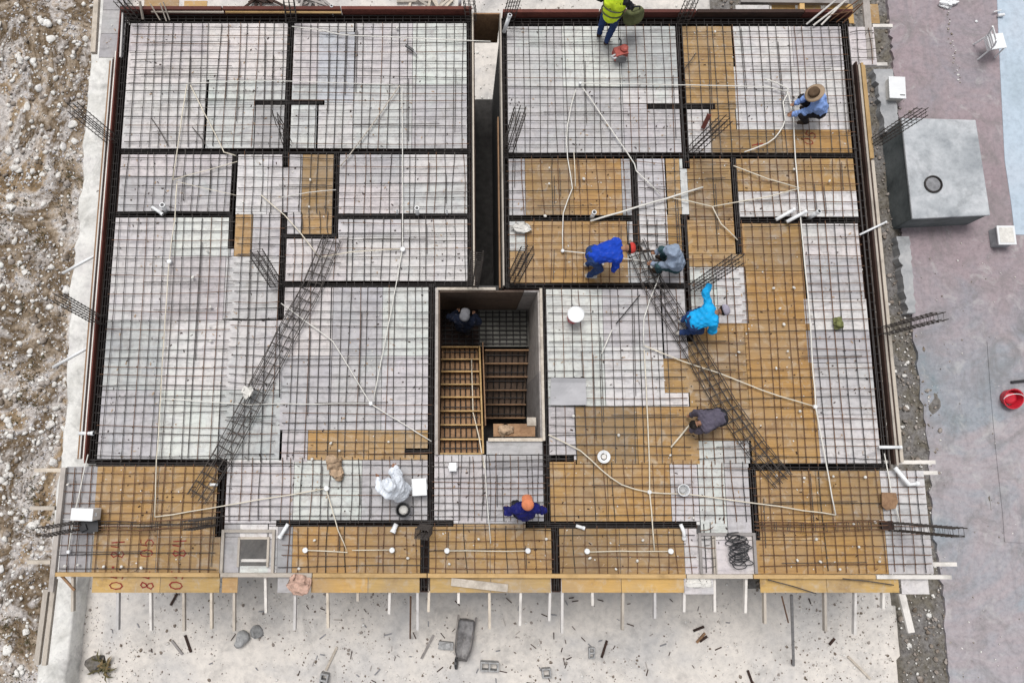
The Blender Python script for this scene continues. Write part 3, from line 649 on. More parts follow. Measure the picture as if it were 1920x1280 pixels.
# front batten, in four lengths
for xa, xb, mt in ((105, 412, 'timber_orange'), (414, 585, 'timber_pale'), (587, 800, 'timber_orange'), (802, 1285, 'timber_orange'), (1287, 1410, 'timber_pale'), (1412, 1640, 'timber_orange'), (1642, 1782, 'timber_white')):
    tp(xa, 1076 + .003 * (xa - 105), xb, 1076 + .003 * (xb - 105), .05, .07, .07, mt, 'batten')
# long side timbers of the lower left balcony
tp(121, 876, 97, 1108, .05, .09, .09, 'timber_grey', 'batten'); tp(103, 1085, 84, 1246, -.08, .08, .08, 'timber_pale', 'batten'); tp(88, 1104, 70, 1245, -.1, .09, .09, 'timber_pale', 'batten')
tp(113, 1076, 140, 1106, -.03, .04, .04, 'timber_brown')
for x0, x1, y in ((66, 122, 881), (58, 104, 952), (52, 96, 1053), (150, 182, 810), (1635, 1672, 50), (1605, 1662, 122), (1655, 1752, 866), (1722, 1756, 886), (1740, 1792, 1057)):
    tp(x0, y, x1, y, -.07, .07, .07, 'timber_pale' if x0 < 1000 else 'timber_white', 'joist')
for x, y in ((138, 1145), (223, 1180), (283, 1181), (345, 1182), (397, 1178), (440, 1182), (498, 1148), (555, 1180), (614, 1176), (671, 1126), (732, 1150), (783, 1180), (806, 1146), (860, 1130), (917, 1178), (977, 1172), (1032, 1163), (1054, 1186), (1109, 1134),
             (1168, 1180), (1227, 1158), (1283, 1146), (1338, 1146), (1398, 1148), (1432, 1168), (1545, 1182), (1603, 1188), (1655, 1140)):
    tp(x, 1070, x + random.uniform(-3, 2), y, -.075, .045, .09, 'timber_white' if random.random() < .6 else 'timber_pale', 'joist')
tp(1690, 1112, 1708, 1185, -.06, .12, .05, 'timber_white', 'joist')
# back platforms
lay(190, -25, 236, 108, G_, .7, .5, []); 
tp(184, -30, 176, 100, .02, .1, .1, 'timber_pale', 'batten'); tp(232, 0, 226, 108, .06, .03, .05, 'timber_white', 'batten')
for j, (x0, x1) in enumerate(((1446, 1492), (1506, 1540), (1552, 1600))):
    r = PR(x0, 8, x1, 44, -.30); board('plywood_sheet', Y_, r, -.318, -.30)
tp(1388, 3, 1590, 5, -.2, .09, .09, 'timber_grey', 'batten'); tp(1502, 0, 1502, 40, -.22, .1, .1, 'timber_orange', 'batten'); tp(1622, -10, 1632, 112, -.02, .14, .05, 'timber_grey', 'batten')
r = PR(1626, 8, 1648, 44, -.3); board('plywood_sheet', O_, r, -.318, -.3)
r = PR(1380, 10, 1444, 36, -.6); board('plywood_sheet', W_, r, -.618, -.6)
tp(1444, 10, 1444, 45, -.28, .03, .06, 'timber_white')
for x0, x1, y0, y1, mt in ((270, 335, 0, 18, O_), (345, 388, 2, 18, Y_)):
    r = PR(x0, y0, x1, y1, -.4); board('plywood_sheet', mt, r, -.418, -.4)
# brown board closing the back end of the slot
r = PR(887, 32, 938, 48); timber((r[0], r[3] + .04, -.47), (r[2], r[3] + .04, -.47), .03, 1.05, 'timber_brown', 'closing_board')
# lips of the slot
for x0, w, mt in ((HOLES[0][0] - .018, .03, 'timber_pale'),): timber((x0, HOLES[0][1], -.05), (x0, HOLES[0][3], -.05), w, .24, mt, 'edge_board')
timber((HOLES[0][2] + .02, HOLES[0][1], -.1), (HOLES[0][2] + .02, HOLES[0][3], -.1), .03, .4, 'timber_pale', 'edge_board'); timber((HOLES[0][2] - .04, HOLES[0][1], -.2), (HOLES[0][2] - .04, P(900, 215).y, -.2), .025, .2, 'timber_brown', 'edge_board')
# framed openings at the front
def frame(x0, y0, x1, y1, w, mt, z=.03, h=.06):
    r = PR(x0, y0, x1, y1)
    timber((r[0], r[1], z), (r[0], r[3], z), w, h, mt, 'opening_frame'); timber((r[2], r[1], z), (r[2], r[3], z), w, h, mt, 'opening_frame')
    timber((r[0] + w / 2 + .002, r[3] - w / 2, z), (r[2] - w / 2 - .002, r[3] - w / 2, z), w, h - .004, mt, 'opening_frame')
frame(418, 992, 513, 1074, .05, 'timber_pale'); frame(448, 1006, 503, 1062, .04, 'timber_pale', .012, .05)
frame(1312, 998, 1414, 1074, .05, 'timber_grey'); frame(1338, 1000, 1340, 1074, .04, 'timber_pale', .015, .05)
tp(452, 1050, 500, 1050, -.06, .05, .03, 'timber_white', 'joist')
# red numbers brushed on the plywood
DIG = {'0': [[(.5, 1), (.2, .85), (.08, .5), (.2, .15), (.5, 0), (.8, .15), (.92, .5), (.8, .85), (.5, 1)]],
       '5': [[(.85, 1), (.25, .98), (.15, .55), (.5, .62), (.85, .45), (.82, .15), (.5, 0), (.12, .1)]],
       '8': [[(.85, .9), (.5, 1), (.2, .82), (.35, .58), (.75, .4), (.85, .15), (.5, 0), (.15, .15), (.3, .42), (.7, .62), (.85, .9)]],
       '4': [[(.25, 1), (.1, .45), (.9, .45)], [(.72, .95), (.75, 0)]], '.': [[(.45, .45), (.6, .45), (.6, .58), (.45, .58), (.45, .45)]],
       '9': [[(.85, .75), (.5, 1), (.15, .75), (.4, .5), (.85, .7), (.8, .3), (.6, 0)]], '1': [[(.3, .75), (.6, 1), (.6, 0)]]}
def paint(text, px, py, hgt, ang, adv=0.8):
    o = P(px, py, 0.004); m = MB(); ca, sa = math.cos(ang), math.sin(ang); x = 0
    for ch in text:
        if ch == ' ': x += hgt * .6; continue
        for st in DIG[ch]:
            q = [Vector((o.x + (x + p[0] * hgt * .62) * ca - p[1] * hgt * sa, o.y + (x + p[0] * hgt * .62) * sa + p[1] * hgt * ca, .004)) for p in st]
            for a, b in zip(q, q[1:]):
                d = (b - a).normalized(); s = Vector((-d.y, d.x, 0)) * hgt * random.uniform(.03, .05); e = d * hgt * .05
                k_ = len(m.v); zz = .0035 + .0004 * (k_ % 5)
                m.add([(v.x, v.y, zz) for v in (a - e + s, a - e - s, b + e - s, b + e + s)], [(0, 1, 2, 3)])
        x += hgt * adv
    m.build('painted_number', 'red_paint', deck)
for t, x, y in (('05', 228, 1106), ('84', 232, 1046), ('84', 286, 1106), ('05', 286, 1044), ('05', 340, 1106), ('84', 348, 1044)): paint(t, x, y, .23, R(90) + random.uniform(-.12, .12))
paint('.', 222, 1070, .2, R(90)); paint('05', 1522, 274, .2, R(65)); paint('4', 1432, 278, .22, R(100))
# the storey below: walls under the deck edges, slot and stairwell (all beneath the deck)
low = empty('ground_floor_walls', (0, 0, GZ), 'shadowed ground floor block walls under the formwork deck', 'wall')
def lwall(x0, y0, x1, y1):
    m = MB(); m.box(((x0 + x1) / 2, (y0 + y1) / 2, (GZ - .1 - BD - .06) / 2), (abs(x1 - x0), abs(y1 - y0), -BD - .06 - GZ + .1)); m.build('wall', 'block_shaded', low)  # wall colour darkened to put the slot's shade into it
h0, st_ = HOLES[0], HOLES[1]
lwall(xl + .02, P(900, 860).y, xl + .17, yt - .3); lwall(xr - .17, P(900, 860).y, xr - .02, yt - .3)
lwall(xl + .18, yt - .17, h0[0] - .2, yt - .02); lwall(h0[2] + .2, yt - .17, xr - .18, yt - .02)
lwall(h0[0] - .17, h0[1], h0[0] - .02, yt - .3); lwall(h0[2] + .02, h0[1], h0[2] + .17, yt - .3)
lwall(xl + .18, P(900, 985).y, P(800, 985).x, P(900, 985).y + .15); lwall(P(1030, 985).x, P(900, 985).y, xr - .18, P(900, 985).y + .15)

m = MB(); m.box(((xl + xr) / 2, (P(900, 985).y + yt) / 2, GZ - .01), (xr - xl - .4, yt - P(900, 985).y - .4, .06)); m.build('earth_floor', 'earth_shaded', low)  # dark floor added to deepen the shade in the slot
# ================================================================ stairwell
sx0, sy0, sx1, sy1 = HOLES[1]; sl0 = HOLES[2]
stair = empty('stairwell_formwork', ((sx0 + sx1) / 2, (sy0 + sy1) / 2, GZ), 'open timber stairwell with riser boards and rebar between two flights', 'stairwell'); stair['_w'] = tuple(stair.location)
def sbox(name, mat, x0, x1, y0, y1, z0, z1):
    MB().box(((x0 + x1) / 2, (y0 + y1) / 2, (z0 + z1) / 2), (abs(x1 - x0), abs(y1 - y0), abs(z1 - z0))).build(name, mat, stair)
LP = [850, 823, 796, 770, 744, 720, 696, 673, 650]; RP = [656, 681, 706, 731, 758, 783]
lx0, lx1 = sx0 + .045, P(903, 850).x; rx0, rx1 = P(912, 680).x + .06, sx1 - .05
LYS = [P(866, y, -.19 * i).y for i, y in enumerate(LP)]; RZS = [-1.62 - .19 * i for i in range(6)]; RYS = [P(950, y, z).y for y, z in zip(RP, RZS)]
LZS = [-.19 * i for i in range(9)]
# lining of the well
sbox('lining_board', 'timber_shade', sx0 - .005, sx0 + .025, sl0[1], sy1 - .03, -2.2, .05); sbox('lining_board', 'timber_shade', sx0 - .03, sx1 - .3, sy1 - .025, sy1 + .005, -2.2, .05)  # darkened wood: shade of the well is put into the colour
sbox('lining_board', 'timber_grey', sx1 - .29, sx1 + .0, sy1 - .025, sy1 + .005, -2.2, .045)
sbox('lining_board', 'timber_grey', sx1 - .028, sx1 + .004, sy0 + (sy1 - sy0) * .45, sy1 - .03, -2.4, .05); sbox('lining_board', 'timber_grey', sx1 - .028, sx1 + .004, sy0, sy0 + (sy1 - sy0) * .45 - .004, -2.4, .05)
for a, b, mt in (((sx0 - .03, sl0[1], .06), (sx0 - .03, sy1 + .04, .06), 'timber_grey'), ((sx0 - .03, sy1 + .03, .065), (sx0 + 1.1, sy1 + .03, .065), 'timber_pale'), ((sx1 + .03, sy0, .06), (sx1 + .03, sy1 + .04, .06), 'timber_pale')):
    MB().beam(a, b, .05, .06).build('rim_timber', mt, stair)
MB().beam((P(915, 826).x, sy0 + .02, .03), (sx1 + .03, sy0 + .02, .03), .06, .05).build('rim_timber', 'timber_pale', stair)
# landing
lz = -1.62
sbox('landing_board', 'landing_shaded', lx1 + .02, sx1 - .04, LYS[8] + .02, sy1 - .03, lz - .02, lz); sbox('landing_board', 'timber_dark', sx0 + .03, lx1 + .015, LYS[8] + .02, sy1 - .03, lz - .022, lz - .002)
for i in range(13):
    x = sx0 + .12 + i * (sx1 - sx0 - .2) / 12; MB().tube([(x, LYS[8] + .05, lz + .04), (x, sy1 - .06, lz + .04)], .013).build('rebar', 'rebar_dark', stair)
for i in range(8):
    y = LYS[8] + .08 + i * (sy1 - LYS[8] - .18) / 7; MB().tube([(sx0 + .06, y, lz + .062), (sx1 - .07, y, lz + .062)], .013).build('rebar', 'rebar_dark', stair)
# flights
def flight(x0, x1, ys, zs, mt, drop=.2, rmat='timber_orange', n=7):
    dy, dz = ys[-1] - ys[0], zs[-1] - zs[0]
    m = MB(); t = Vector((0, -dz, dy)).normalized() * .02
    a, b, c, d = [Vector(v) for v in ((x0, ys[0], zs[0] - drop), (x1, ys[0], zs[0] - drop), (x1, ys[-1], zs[-1] - drop), (x0, ys[-1], zs[-1] - drop))]
    m.add([a, b, c, d, a - t, b - t, c - t, d - t], [(0, 1, 2, 3), (7, 6, 5, 4), (0, 4, 5, 1), (1, 5, 6, 2), (2, 6, 7, 3), (3, 7, 4, 0)]); m.build('soffit_board', mt, stair)
    for i in range(n):
        x = x0 + .07 + (x1 - x0 - .14) * i / (n - 1); MB().tube([(x, ys[0], zs[0] - drop + .06), (x, ys[-1], zs[-1] - drop + .06)], .012).build('rebar', 'rebar_dark', stair)
    for i in range(len(ys) + 2):
        f = (i + .5) / (len(ys) + 2); y = ys[0] + dy * f; z = zs[0] + dz * f - drop + .08; MB().tube([(x0 + .03, y, z), (x1 - .03, y, z)], .011).build('rebar', 'rebar_dark', stair)
    for y, z in zip(ys, zs): sbox('riser_board', rmat, x0 - .01, x1 + .01, y - .013, y + .013, z - .17, z + .005)
flight(lx0, lx1, LYS, LZS, 'timber_brown'); flight(rx0, rx1, RYS, RZS, 'timber_shade', .2, 'timber_brown', 7)  # lower flight coloured darker to stand in for its shade
m = MB()
for a, b in ((LYS[0], LZS[0]), (LYS[8], LZS[8])): m.add([], [])
m.add([(lx1 + .015, LYS[0], LZS[0] + .03), (lx1 + .045, LYS[0], LZS[0] + .03), (lx1 + .015, LYS[8], LZS[8] + .1), (lx1 + .045, LYS[8], LZS[8] + .1),
       (lx1 + .015, LYS[0], LZS[0] - .32), (lx1 + .045, LYS[0], LZS[0] - .32), (lx1 + .015, LYS[8], LZS[8] - .35), (lx1 + .045, LYS[8], LZS[8] - .35)],
      [(0, 1, 3, 2), (4, 6, 7, 5), (0, 2, 6, 4), (1, 5, 7, 3), (0, 4, 5, 1), (2, 3, 7, 6)])
m.build('stringer_board', 'timber_orange', stair)
m = MB(); m.add([(lx1 + .09, LYS[2], -.55), (lx1 + .115, LYS[2], -.55), (lx1 + .09, LYS[8] + .1, -1.5), (lx1 + .115, LYS[8] + .1, -1.5), (lx1 + .09, LYS[2], -1.8), (lx1 + .115, LYS[2], -1.8), (lx1 + .09, LYS[8] + .1, -2.0), (lx1 + .115, LYS[8] + .1, -2.0)],
      [(0, 1, 3, 2), (4, 6, 7, 5), (0, 2, 6, 4), (1, 5, 7, 3), (0, 4, 5, 1), (2, 3, 7, 6)]); m.build('stringer_board', 'timber_brown', stair)
MB().beam((P(925, 800, -.25).x, P(925, 806, -.25).y, -.25), (P(1003, 800, -.25).x, P(1003, 806, -.25).y, -.25), .24, .02).build('landing_board', 'timber_brown', stair)
MB().beam((P(988, 790, -.22).x, P(975, 790, -.22).y, -.22), (P(1005, 790, -.22).x, P(1005, 790, -.22).y, -.22), .16, .02).build('landing_board', 'timber_pale', stair)
lwall(sx0 - .2, sy0 - 1.2, sx0 - .05, sy1 + .2); lwall(sx1 + .05, sy0 - 1.2, sx1 + .2, sy1 + .2); lwall(sx0 - .04, sy1 + .05, sx1 + .04, sy1 + .2)

# ================================================================ reinforcement
def bar_variants(mat, r, n=4):
    out = []
    for k in range(n):
        a, b, ph = random.uniform(-.022, .022), random.uniform(-.010, .010), random.uniform(0, 6)
        out.append(MB().tube([(t - .5, a * math.sin(math.pi * t) + b * math.sin(5 * t + ph), .003 * math.sin(9 * t + ph)) for t in [i / 6 for i in range(7)]], r, 5).mesh('rebar', mat))
    return out
BAR = bar_variants('rebar', .0072, 5) + bar_variants('rebar_rust', .0072, 2) + bar_variants('rebar', .0085, 2) + bar_variants('rebar_dark', .0085, 1); BARR = bar_variants('rebar_rust', .0072, 5) + bar_variants('rebar_rust', .0085, 2) + bar_variants('rebar_dark', .008, 1); LAPS = [MB().tube([(-.5, 0, 0), (.5, .006, 0)], .007, 5).mesh('rebar', 'rebar')]; BARD = bar_variants('rebar_dark', .010, 3)
def bar(parent, a, b, pool, name='rebar'):
    a, b = Vector(a), Vector(b); d = b - a; L = d.length; pl = Vector(parent['_w']) if '_w' in parent else parent.location
    return link(name, random.choice(pool), parent, (a + b) / 2 - pl, (0, -math.asin(max(-1, min(1, d.z / L))), math.atan2(d.y, d.x)), (L, 1, 1))
def mat_(x0, y0, x1, y1, label, pool=BAR, sp=.182, ext=.07, skip=()):
    r = PR(x0, y0, x1, y1); e = empty('rebar_mat', ((r[0] + r[2]) / 2, (r[1] + r[3]) / 2, 0.01), label, 'rebar mat', 'rebar mats laid in the slab bays')
    nx = max(2, round((r[2] - r[0]) / sp)); ny = max(2, round((r[3] - r[1]) / sp)); sk = random.uniform(-.006, .006); xs_, ys_ = [], []
    for i in range(nx):
        x = r[0] + (i + .5) * (r[2] - r[0]) / nx + random.gauss(0, .019); t = random.gauss(sk, .013)
        z = .035 + random.uniform(-.004, .004)
        bar(e, (x - t, r[1] - random.uniform(0, ext), z), (x + t, r[3] + random.uniform(0, ext), z), pool)
        xs_.append(x)
        if random.random() < .13: f0 = random.uniform(0, .5); bar(e, (x + .03, r[1] + (r[3] - r[1]) * f0, z + .004), (x + .035 + t, r[1] + (r[3] - r[1]) * min(1, f0 + .5), z + .004), LAPS)
    for j in range(ny):
        y = r[1] + (j + .5) * (r[3] - r[1]) / ny + random.gauss(0, .017); t = random.gauss(0, .013)
        z = .054 + random.uniform(-.004, .004)
        bar(e, (r[0] - random.uniform(0, ext), y - t, z), (r[2] + random.uniform(0, ext), y + t, z), pool)
        ys_.append(y)
        if random.random() < .13: f0 = random.uniform(0, .5); bar(e, (r[0] + (r[2] - r[0]) * f0, y + .03, z + .004), (r[0] + (r[2] - r[0]) * min(1, f0 + .5), y + .036, z + .004), LAPS)
    m = MB()
    for x in xs_:
        for y in ys_:
            if random.random() < .45:
                a = random.uniform(0, 6.28); q = .016; c_, s_ = math.cos(a) * q, math.sin(a) * q; zz = .05
                m.add([(x + c_, y + s_, zz), (x - s_ * .5, y + c_ * .5, zz + .012), (x - c_, y - s_, zz), (x + s_ * .5, y - c_ * .5, zz + .012), (x, y, zz + .016)], [(0, 1, 4), (1, 2, 4), (2, 3, 4), (3, 0, 4)])
    t_ = m.build('tie_wires', 'rebar_dark', e); t_['kind'] = 'stuff'
    return e
mat_(244, 47, 537, 275, 'rebar mat in the upper left corner bay'); mat_(553, 47, 873, 279, 'rebar mat in the white bay left of the slot top')
mat_(232, 289, 434, 395, 'rebar mat over the small pink bay at the left edge'); mat_(448, 291, 623, 396, 'rebar mat over the narrow bay with an orange strip'); mat_(541, 400, 623, 437, 'small rebar patch on the end of the left orange strip')
mat_(638, 292, 876, 399, 'rebar mat over the pale green bay left of the slot'); mat_(640, 412, 877, 524, 'rebar mat in the bay left of the stairwell head'); mat_(541, 449, 634, 524, 'small rebar patch at the head of the left diagonal cage')
mat_(201, 410, 428, 858, 'tall rebar mat filling the big left bay'); mat_(438, 404, 522, 858, 'rebar mat strip between the left bay and the left diagonal cage')
mat_(534, 541, 804, 856, 'rebar mat in the white bay left of the stairwell'); mat_(426, 862, 798, 974, 'rebar mat around the worker in white')
mat_(122, 876, 408, 1070, 'rebar mat over the orange lower left balcony', BARR); mat_(530, 989, 788, 1072, 'rebar mat over the front orange bay left of centre', BARR)
mat_(806, 985, 1034, 1072, 'rebar mat over the front orange bay in the centre', BARR); mat_(1050, 992, 1300, 1072, 'rebar mat over the front orange bay right of centre', BARR)
mat_(815, 856, 1018, 974, 'rebar mat under the navy shirted worker', BAR, .13)
mat_(953, 50, 1267, 283, 'rebar mat in the white bay right of the slot top'); mat_(1286, 52, 1590, 286, 'rebar mat around the worker in the straw hat')
mat_(954, 298, 1180, 401, 'rebar mat in the orange bay right of the slot', BARR); mat_(1198, 298, 1272, 468, 'rebar mat in the narrow bay above the hooded worker'); mat_(1293, 299, 1368, 470, 'rebar mat in the narrow orange bay at right', BARR)
mat_(1384, 300, 1602, 404, 'rebar mat in the small bay at the right edge', BARR); mat_(956, 417, 1276, 528, 'rebar mat under the blue sweater worker', BARR)
mat_(1030, 545, 1282, 862, 'rebar mat in the white bay right of the stairwell'); mat_(1030, 868, 1402, 974, 'rebar mat in the orange bay right of centre front', BARR)
mat_(1398, 420, 1626, 866, 'large rebar mat in the right orange and white bay', BARR); mat_(1300, 480, 1394, 866, 'rebar mat strip under the bright blue shirted worker', BARR)
mat_(1420, 884, 1735, 1068, 'rebar mat over the orange lower right balcony', BARR); mat_(1596, 54, 1636, 118, 'small rebar patch on the far right corner platform')
mat_(1314, 982, 1336, 1070, 'narrow rebar strip beside the framed front opening')
# beam cages
STIR = {}
for B in BEAMS:
    r = B.r; w = (r[2] - r[0]) if B.kind == V else (r[3] - r[1]); w2 = max(.02, w / 2 - .025); key = round(w2, 2)
    if key not in STIR:
        STIR[key] = MB().tube([(0, -key, -.25), (0, key, -.25), (0, key, .012), (0, -key, .012)], .007, 4, True).mesh('stirrup', 'rebar_dark')
    cx, cy = (r[0] + r[2]) / 2, (r[1] + r[3]) / 2
    e = empty('beam_cage', (cx, cy, -BD + .01), B.label, 'rebar cage', 'beam cages in the troughs')
    L = (r[3] - r[1]) if B.kind == V else (r[2] - r[0]); n = max(2, int(L / .17))
    for z in (-.25, .014):
        for s in ((-1, 1) if z < 0 else (-1, 0, 1)):
            if B.kind == V: bar(e, (cx + s * w2, r[1] + .02, z), (cx + s * w2, r[3] - .02, z), BARD)
            else: bar(e, (r[0] + .02, cy + s * w2, z), (r[2] - .02, cy + s * w2, z), BARD)
    for i in range(n):
        t = (i + .5) / n * L - L / 2 + random.gauss(0, .01)
        link('stirrup', STIR[key], e, (0, t, BD - .01) if B.kind == V else (t, 0, BD - .01), (0, 0, (R(90) if B.kind == V else 0) + random.gauss(0, .03)))
BARC = bar_variants('rebar', .0085, 3)
# diagonal cages lying across the bays
def lie_cage(path, wpx, nb, z, label, tie=.17, pool=BARD, h=.14, name='diagonal_cage', grp='diagonal cages lying over the mats'):
    pts = [P(x, y, z) for x, y in path]; e = empty(name, pts[0], label, 'rebar cage', grp); w = wpx * U
    nrm = []
    for i in range(len(pts)):
        d = (pts[min(i + 1, len(pts) - 1)] - pts[max(i - 1, 0)]).normalized(); nrm.append(Vector((-d.y, d.x, 0)))
    for lay_ in (0, h):
        for k in range(nb):
            s = (k / (nb - 1) - .5) * w + random.gauss(0, .008)
            for i in range(len(pts) - 1): bar(e, pts[i] + nrm[i] * s + Vector((0, 0, lay_)), pts[i + 1] + nrm[i + 1] * s + Vector((0, 0, lay_)), pool)
    me = MB().tube([(0, -w / 2, 0), (0, w / 2, 0), (0, w / 2, h), (0, -w / 2, h)], .006, 4, True).mesh('stirrup', 'rebar')
    for i in range(len(pts) - 1):
        d = pts[i + 1] - pts[i]; n = int(d.length / tie)
        for j in range(n):
            q = pts[i] + d * ((j + .5) / n); link('stirrup', me, e, q - pts[0], (0, 0, math.atan2(d.y, d.x) + random.gauss(0, .06)))
lie_cage([(622, 446), (585, 538), (530, 640), (478, 740), (420, 850), (368, 935)], 36, 4, .065, 'wide diagonal rebar cage across the left bays', .17, BARC, .09)
lie_cage([(1188, 455), (1222, 532), (1290, 640), (1360, 760), (1420, 846), (1468, 902)], 38, 4, .065, 'wide diagonal rebar cage across the right bays', .17, BARC, .09)
lie_cage([(1415, 985), (1515, 988), (1660, 984)], 15, 3, .08, 'horizontal rebar cage across the lower right balcony', .2, BARR, .08, 'lying_cage', None)
lie_cage([(140, 984), (260, 986), (400, 978)], 14, 3, .08, 'horizontal rebar cage across the lower left balcony', .2, BARR, .08, 'lying_cage', None)
# column starter cages standing up out of the beams
def column(bx, by, tx, ty, label, nb=6, w=.20, d=.13, mat='rebar', zb=-.05, hmax=2.4, tie=.13, full=1.0, spread=0.0):
    b = P(bx, by, zb); best = (1e9, .5)
    for i in range(8, 130):
        h = i * .02; q = proj((b.x, b.y, h)); e_ = (q[0] - tx) ** 2 + (q[1] - ty) ** 2
        if e_ < best[0]: best = (e_, h)
    h = min(best[1], hmax); t = P(tx, ty, h); lean = (t - Vector((b.x, b.y, h))); lean.z = 0
    if lean.length > .25 * (h + .1): lean = lean.normalized() * .25 * (h + .1)
    e = empty('column_cage', b, label, 'column rebar', 'column starter cages standing out of the beams')
    ang = random.uniform(-.1, .1); ca, sa = math.cos(ang), math.sin(ang)
    offs = [(-w / 2, -d / 2), (w / 2, -d / 2), (w / 2, d / 2), (-w / 2, d / 2), (0, -d / 2), (0, d / 2)][:nb]
    offs = [(x * ca - y * sa, x * sa + y * ca) for x, y in offs]
    for x, y in offs:
        hh = h * random.uniform(.94, 1.03); f = 1 + spread * random.uniform(-1, 1)
        MB().tube([(b.x + x + lean.x * s + spread * random.gauss(0, .05) * s, b.y + y + lean.y * s + spread * random.gauss(0, .05) * s, zb + (hh - zb) * s) for s in (0, .35, .7, 1)], .009, 5).build('rebar', mat, e)
    n = int((h * full - zb) / tie); w_, d_ = w / 2 + .012, d / 2 + .012
    me = MB().tube([(-w_, -d_, 0), (w_, -d_, 0), (w_, d_, 0), (-w_, d_, 0)], .006, 4, True).mesh('tie', mat)
    for i in range(n):
        z = tie * (i + .7); s = z / (h - zb); link('tie', me, e, (lean.x * s, lean.y * s, z), (random.gauss(0, .05), random.gauss(0, .05), ang))
for a in ((212, 264, 134, 199, 'upper column cage leaning out at the left edge'), (187, 602, 106, 556, 'lower column cage leaning out at the left edge'), (404, 976, 353, 985, 'column cage at the right side of the lower left balcony'),
          (150, 984, 76, 998, 'column cage at the outer corner of the lower left balcony'), (517, 532, 480, 474, 'column cage standing beside the left diagonal cage'), (952, 282, 976, 204, 'column cage at the upper right side of the slot'),
          (1297, 284, 1362, 222, 'column cage left of the orange strip with red numbers'), (962, 524, 990, 468, 'column cage at the lower right side of the slot'), (1302, 540, 1386, 484, 'column cage touched by the bright blue shirted worker'),
          (1640, 268, 1735, 205, 'column cage leaning towards the grey cistern'), (1652, 622, 1764, 592, 'column cage leaning over the lane at right'), (1672, 986, 1800, 998, 'column cage at the outer corner of the lower right balcony'),
          (886, 536, 894, 478, 'column cage at the lower left side of the slot'), (800, 990, 790, 1002, 'stub of column cage at the front beam crossing')):
    column(*a)
for a in ((258, 38, 222, -4, 'column cage at the upper left corner of the deck'), (884, 36, 878, -8, 'column cage at the back left of the slot'), (953, 38, 966, -8, 'column cage at the back right of the slot'), (547, 40, 540, -6, 'column cage behind the upper left divider beam'), (1278, 44, 1300, -6, 'column cage behind the upper right divider beam')):
    column(*a)
column(540, 272, 518, 214, 'fan of thin bars at the upper left beam crossing', 6, .16, .1, 'rebar', -.05, 2.4, .8, 1, 1.0)
# loose bars on the mats
for xa, ya, xb, yb, lb, mt in ((283, 220, 315, 272, 'loose bar lying slanted in the upper left bay', 'rebar'), (360, 238, 386, 272, 'second loose bar slanted in the upper left bay', 'rebar'), (1200, 553, 1155, 607, 'dark rod lying below the hooded worker', 'rebar_dark'),
                               (524, 610, 524, 745, 'long dark bar right of the left diagonal cage', 'rebar_dark'), (1305, 100, 1283, 130, 'thin bar in the upper right orange strip', 'rebar'), (1440, 1086, 1530, 1112, 'bar lying on the front lip at right', 'rebar'), (1580, 1084, 1676, 1096, 'bar lying along the front batten at right', 'rebar')):
    m = MB(); a, b = P(xa, ya, .09), P(xb, yb, .07); m.tube([a, (a + b) / 2 + Vector((.01, .01, .005)), b], .011, 5); tag(m.build('loose_bar', mt), lb, 'rebar')

# ================================================================ conduits
def conduit(path, label, r=.013, mat='pvc_cream', z=.082, ends=(), rad=.05, curve=False, grp='conduits laid over the mats'):
    pts = [P(x, y, z) for x, y in path]; fine = []
    for i in range(len(pts) - 1):
        n = max(2, int((pts[i + 1] - pts[i]).length / .3))
        for j in range(n):
            q = pts[i].lerp(pts[i + 1], j / n)
            if curve and len(pts) > 2:
                p0, p1, p2, p3 = pts[max(i - 1, 0)], pts[i], pts[i + 1], pts[min(i + 2, len(pts) - 1)]; t = j / n
                q = .5 * ((2 * p1) + (p2 - p0) * t + (2 * p0 - 5 * p1 + 4 * p2 - p3) * t * t + (3 * p1 - p0 - 3 * p2 + p3) * t ** 3)
            fine.append(q + Vector((random.gauss(0, .004), random.gauss(0, .004), random.uniform(-.003, .006))))
    fine.append(pts[-1])
    e = empty('conduit', pts[0], label, 'conduit', grp); MB().tube(fine, r * .87, 7).build('pipe', mat, e, True)
    for i in ends:
        p = pts[i]; MB().lathe((p.x, p.y, .045), [(rad, 0), (rad, .045), (rad * .8, .055), (rad * .75, .05)], 12).build('outlet_box', 'white_plastic', e)
